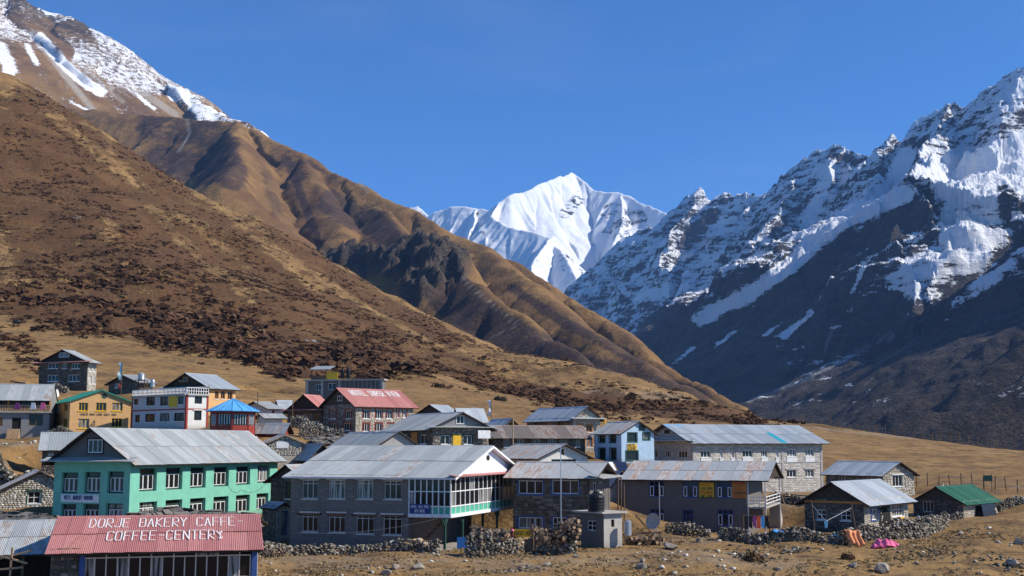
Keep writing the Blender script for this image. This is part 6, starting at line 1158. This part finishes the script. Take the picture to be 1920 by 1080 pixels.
m = MB(); q = b_ - L0; m.hexa([(q.x - .1, q.y, q.z - .55), (q.x + .1, q.y, q.z - .5), (q.x + .1, q.y + .03, q.z - .5), (q.x - .1, q.y + .03, q.z - .55), (q.x - .16, q.y, q.z), (q.x + .16, q.y, q.z), (q.x + .16, q.y + .03, q.z), (q.x - .16, q.y + .03, q.z)]); m.build('cloth', M['tealcloth'], o)
tb = gpy(880, 92.5); m = MB(); m.box(-.9, 0, -.2, .7, .04, 1.15); o = m.build('tarpaulin', M['tarp']); o.location = tb; setp(o, 'blue tarpaulin screen under the glazed gallery', 'tarpaulin')
sg_ = thing('sign_board', 'long ochre sign board standing behind the rubble walls by the lodge', 'sign', gpy(984, 90), 0); m = MB(); z_ = P(984, 1000, 90).z - sg_.location.z; m.box(-.85, 0, z_ - .25, .8, .04, z_ + .3); m.build('board', M['yellow'], sg_)
for x in (-.7, .7): m = MB(); m.box(x - .04, .04, -.2, x + .04, .1, z_ + .3); m.build('post', M['wood'], sg_)
text('lettering', 'GUEST HOUSE', (-.75, -.012, z_ - .1), (1, 0, 0), (0, 0, 1), .26, .097, .035, M['dkpaint'], sg_)
# path cloth heap and leaning poles at the bottom left
o = thing('pole_fence', 'leaning poles of a broken frame at the bottom left', 'fence', gpy(8, 64), 0); zz = P(10, 1060, 64).z - o.location.z
for a, b_ in (((-1, 0, zz + .1), (1.6, .1, zz + .75)), ((-1, 0, zz + .75), (1.4, 0, zz + .1)), ((-.8, 0, -.3), (-.7, 0, zz + 1.1)), ((.5, 0, -.3), (.6, 0, zz + .9)), ((-1.2, 0, zz - .3), (1.2, 0, zz - .1))): m = MB(); m.beam(a, b_, .09, .09); m.build('pole', M['paleWood'], o)
wi = thing('overhead_cable', 'thin drooping cable crossing in front of the central lodge', 'cable', P(760, 990, 89), 0); m = MB(); pts = [P(556 + 24 * k, 999 - k * k * .33 + 1.2 * k, 90) for k in range(12)]
for a, b_ in zip(pts[:-1], pts[1:]): m.bar(a - wi.location, b_ - wi.location, .012, 4)
m.build('cable', M['steel'], wi)

# ---- a person standing behind the rubble wall, bent a little over the firewood
def person(loc, rz, label):
    root = thing('person', label, 'person', loc, rz); V = {'pel': (0, 0, .88), 'sp': (0, -.06, 1.1), 'ch': (0, -.16, 1.3), 'nk': (0, -.22, 1.42), 'hd': (0, -.27, 1.5)}
    E = [('pel', 'sp'), ('sp', 'ch'), ('ch', 'nk'), ('nk', 'hd')]; Rr = {'pel': .15, 'sp': .13, 'ch': .15, 'nk': .055, 'hd': .06}
    for s_, n in ((-1, 'l'), (1, 'r')):
        V.update({n + 'h': (s_ * .1, 0, .82), n + 'k': (s_ * .11, -.04, .46), n + 'a': (s_ * .11, .02, .08), n + 't': (s_ * .12, -.16, .04), n + 's': (s_ * .19, -.17, 1.33), n + 'e': (s_ * .25, -.25, 1.06), n + 'w': (s_ * .2, -.45, .95), n + 'f': (s_ * .18, -.53, .91)})
        Rr.update({n + 'h': .1, n + 'k': .065, n + 'a': .05, n + 't': .04, n + 's': .065, n + 'e': .048, n + 'w': .035, n + 'f': .03}); E += [('pel', n + 'h'), (n + 'h', n + 'k'), (n + 'k', n + 'a'), (n + 'a', n + 't'), ('ch', n + 's'), (n + 's', n + 'e'), (n + 'e', n + 'w'), (n + 'w', n + 'f')]
    ks = list(V); me_ = bpy.data.meshes.new('body'); me_.from_pydata([V[k] for k in ks], [(ks.index(a), ks.index(b)) for a, b in E], []); o = link('body', me_, root, M['darkclothes'])
    sk = o.modifiers.new('skin', 'SKIN'); lay = me_.skin_vertices[0].data if me_.skin_vertices else None
    if lay is None:
        bpy.context.view_layer.objects.active = o; o.select_set(True); bpy.ops.mesh.customdata_skin_add(); lay = me_.skin_vertices[0].data
    for k, d in zip(ks, lay): d.radius = (Rr[k], Rr[k])
    lay[0].use_root = True; sb_ = o.modifiers.new('sub', 'SUBSURF'); sb_.levels = sb_.render_levels = 1
    h = bpy.data.meshes.new('head'); bb = bmesh.new(); bmesh.ops.create_icosphere(bb, subdivisions=3, radius=.11)
    for v in bb.verts:
        v.co.z *= 1.2; v.co.y *= 1.05
        if v.co.y < -.09 and abs(v.co.x) < .03 and abs(v.co.z) < .03: v.co.y -= .025
    bb.to_mesh(h); bb.free(); ho = link('head', h, root, M['skin']); ho.location = (0, -.3, 1.6); ho.rotation_euler = (.35, 0, 0)
    hc = bpy.data.meshes.new('cap'); bb = bmesh.new(); bmesh.ops.create_icosphere(bb, subdivisions=3, radius=.125); bmesh.ops.delete(bb, geom=[v for v in bb.verts if v.co.z < .02], context='VERTS'); bb.to_mesh(hc); bb.free(); co_ = link('cap', hc, root, M['pinkcloth']); co_.location = (0, -.29, 1.63); co_.rotation_euler = (.3, 0, 0)
    return root
M['darkclothes'] = mat_plain('maroon_clothes', (.11, .03, .035), .9); M['skin'] = mat_plain('skin', (.30, .15, .10), .6)
person(gpy(957, 88.4), .5, 'person in maroon clothes and pink cap behind the rubble wall near the ochre board')
# white tunnel tent behind the grey plastered house
q0 = gpy(72, 176); o = thing('tunnel_tent', 'white plastic tunnel tent behind the grey plastered house', 'tent', q0, .15); m = MB(); N = 10
for k in range(N):
    a0, a1 = math.pi * k / N, math.pi * (k + 1) / N; m.quad((-2.1, -math.cos(a0) * 1.5, math.sin(a0) * 1.5 - .2), (2.0, -math.cos(a0) * 1.5, math.sin(a0) * 1.3 - .2), (2.0, -math.cos(a1) * 1.5, math.sin(a1) * 1.3 - .2), (-2.1, -math.cos(a1) * 1.5, math.sin(a1) * 1.5 - .2))
for x in (-2.1, 2.0): m.poly(*[(x, -math.cos(math.pi * k / N) * 1.5, math.sin(math.pi * k / N) * (1.5 if x < 0 else 1.3) - .2) for k in range(N + 1)])
m.build('cover', M['white'], o)
for x in (-2.12, -.7, .7, 2.02):
    m = MB(); H_ = 1.5 + (.0 if x < 0 else -.1)
    for k in range(N): a0, a1 = math.pi * k / N, math.pi * (k + 1) / N; m.bar((x, -math.cos(a0) * 1.52, math.sin(a0) * H_ * 1.02 - .2), (x, -math.cos(a1) * 1.52, math.sin(a1) * H_ * 1.02 - .2), .03, 5)
    m.build('hoop', M['steel'], o)
# dark rubble tongues and rock debris of the foreground
for (px_, py_, w_, h_, n, lb, mt) in ((1408, 1048, 44, 30, 90, 'dark heap of stones and roots under the end of the long wall', 'stonedark'), (965, 1072, 70, 14, 120, 'grey gravel spill at the bottom of the foreground', 'wallstone'), (1480, 1035, 60, 10, 50, 'scatter of pale stones on the bank below the long wall', 'wallstone'), (1740, 1040, 110, 16, 110, 'dark stony gully crossing the bottom right slope', 'stonedark'), (1890, 1058, 50, 18, 60, 'stony patch in the bottom right corner', 'wallstone'), (700, 1062, 90, 8, 60, 'small stones fallen from the front wall', 'wallstone')):
    p = gp(px_, py_); k = p.y / F; it = []
    for j in range(n):
        x = rs.randn() * w_ * k * .35; y = rs.randn() * h_ * k * 1.6; s_ = rs.uniform(.05, .22) if w_ > 60 else rs.uniform(.08, .34); it.append(((x, y, G(p.x + x, p.y + y) - p.z + s_ * .15), (s_ * 1.4, s_, s_ * .8), rs.rand() * 6, .3))
    o = joined('rock_debris', it, M[mt]); o.location = p; setp(o, lb, 'rocks')

# ---- overhead wires from pole to pole, garments on the balcony, drooping cable on the green lodge
def cable(label, pts, sag=.5, r_=.018, mat='plastic'):
    W = [P(*q) for q in pts]; o = thing('overhead_cable', label, 'cable', W[0], 0, 'overhead cables'); m = MB()
    for a, b in zip(W[:-1], W[1:]):
        pr = a
        for k in range(1, 9): t = k / 8; q = a.lerp(b, t) - Vector((0, 0, sag * 4 * t * (1 - t))); m.bar(pr - W[0], q - W[0], r_, 4); pr = q
    m.build('wire', M[mat], o)
cable('cable strung across the front of the red roofed hotel', [(628,774,158), (690,763,156), (770,770,160)], .4); cable('cable running from the pavilion pole to the dark gabled teahouse', [(482,738,150), (560,752,160)], .6)
cable('cable drooping over the right end of the mint green guest house', [(425,905,104), (452,918,105), (500,905,106)], .5); cable('cable from the mast to the yellow sign hotel', [(1052,846,89.5), (1172,908,98)], .5); cable('cable from the hotel post to the stone cottage pole', [(1436,905,111), (1521,940,98)], .6)
pole(548, 752, 800, 158, 'thin pole beside the dark gabled teahouse', 'wood', .05); pole(1237, 905, 985, 103, 'thin pale pole against the yellow sign hotel', 'steel', .03); pole(1000, 990, 1032, 87.5, 'short dark post at the end of the broken rubble wall', 'wood', .05)
for i, (px_, mt, lb) in enumerate(((32, 'purple', 'magenta garment hanging over the balcony rail near the door'), (62, 'white', 'white sheet on the balcony rail of the grey plastered house'), (80, 'pinkcloth', 'pink garment at the right end of the balcony rail'))):
    q = P(px_, 760, 149.2); m = MB(); m.hexa([(-.35, 0, -.5), (.4, 0, -.45), (.4, .06, -.45), (-.35, .06, -.5), (-.2, 0, .35), (.2, 0, .3), (.2, .06, .3), (-.2, .06, .35)]); o = m.build('garment', M[mt]); o.location = q; o['kind'] = 'thing'; setp(o, lb, 'laundry', 'washing on the balcony')
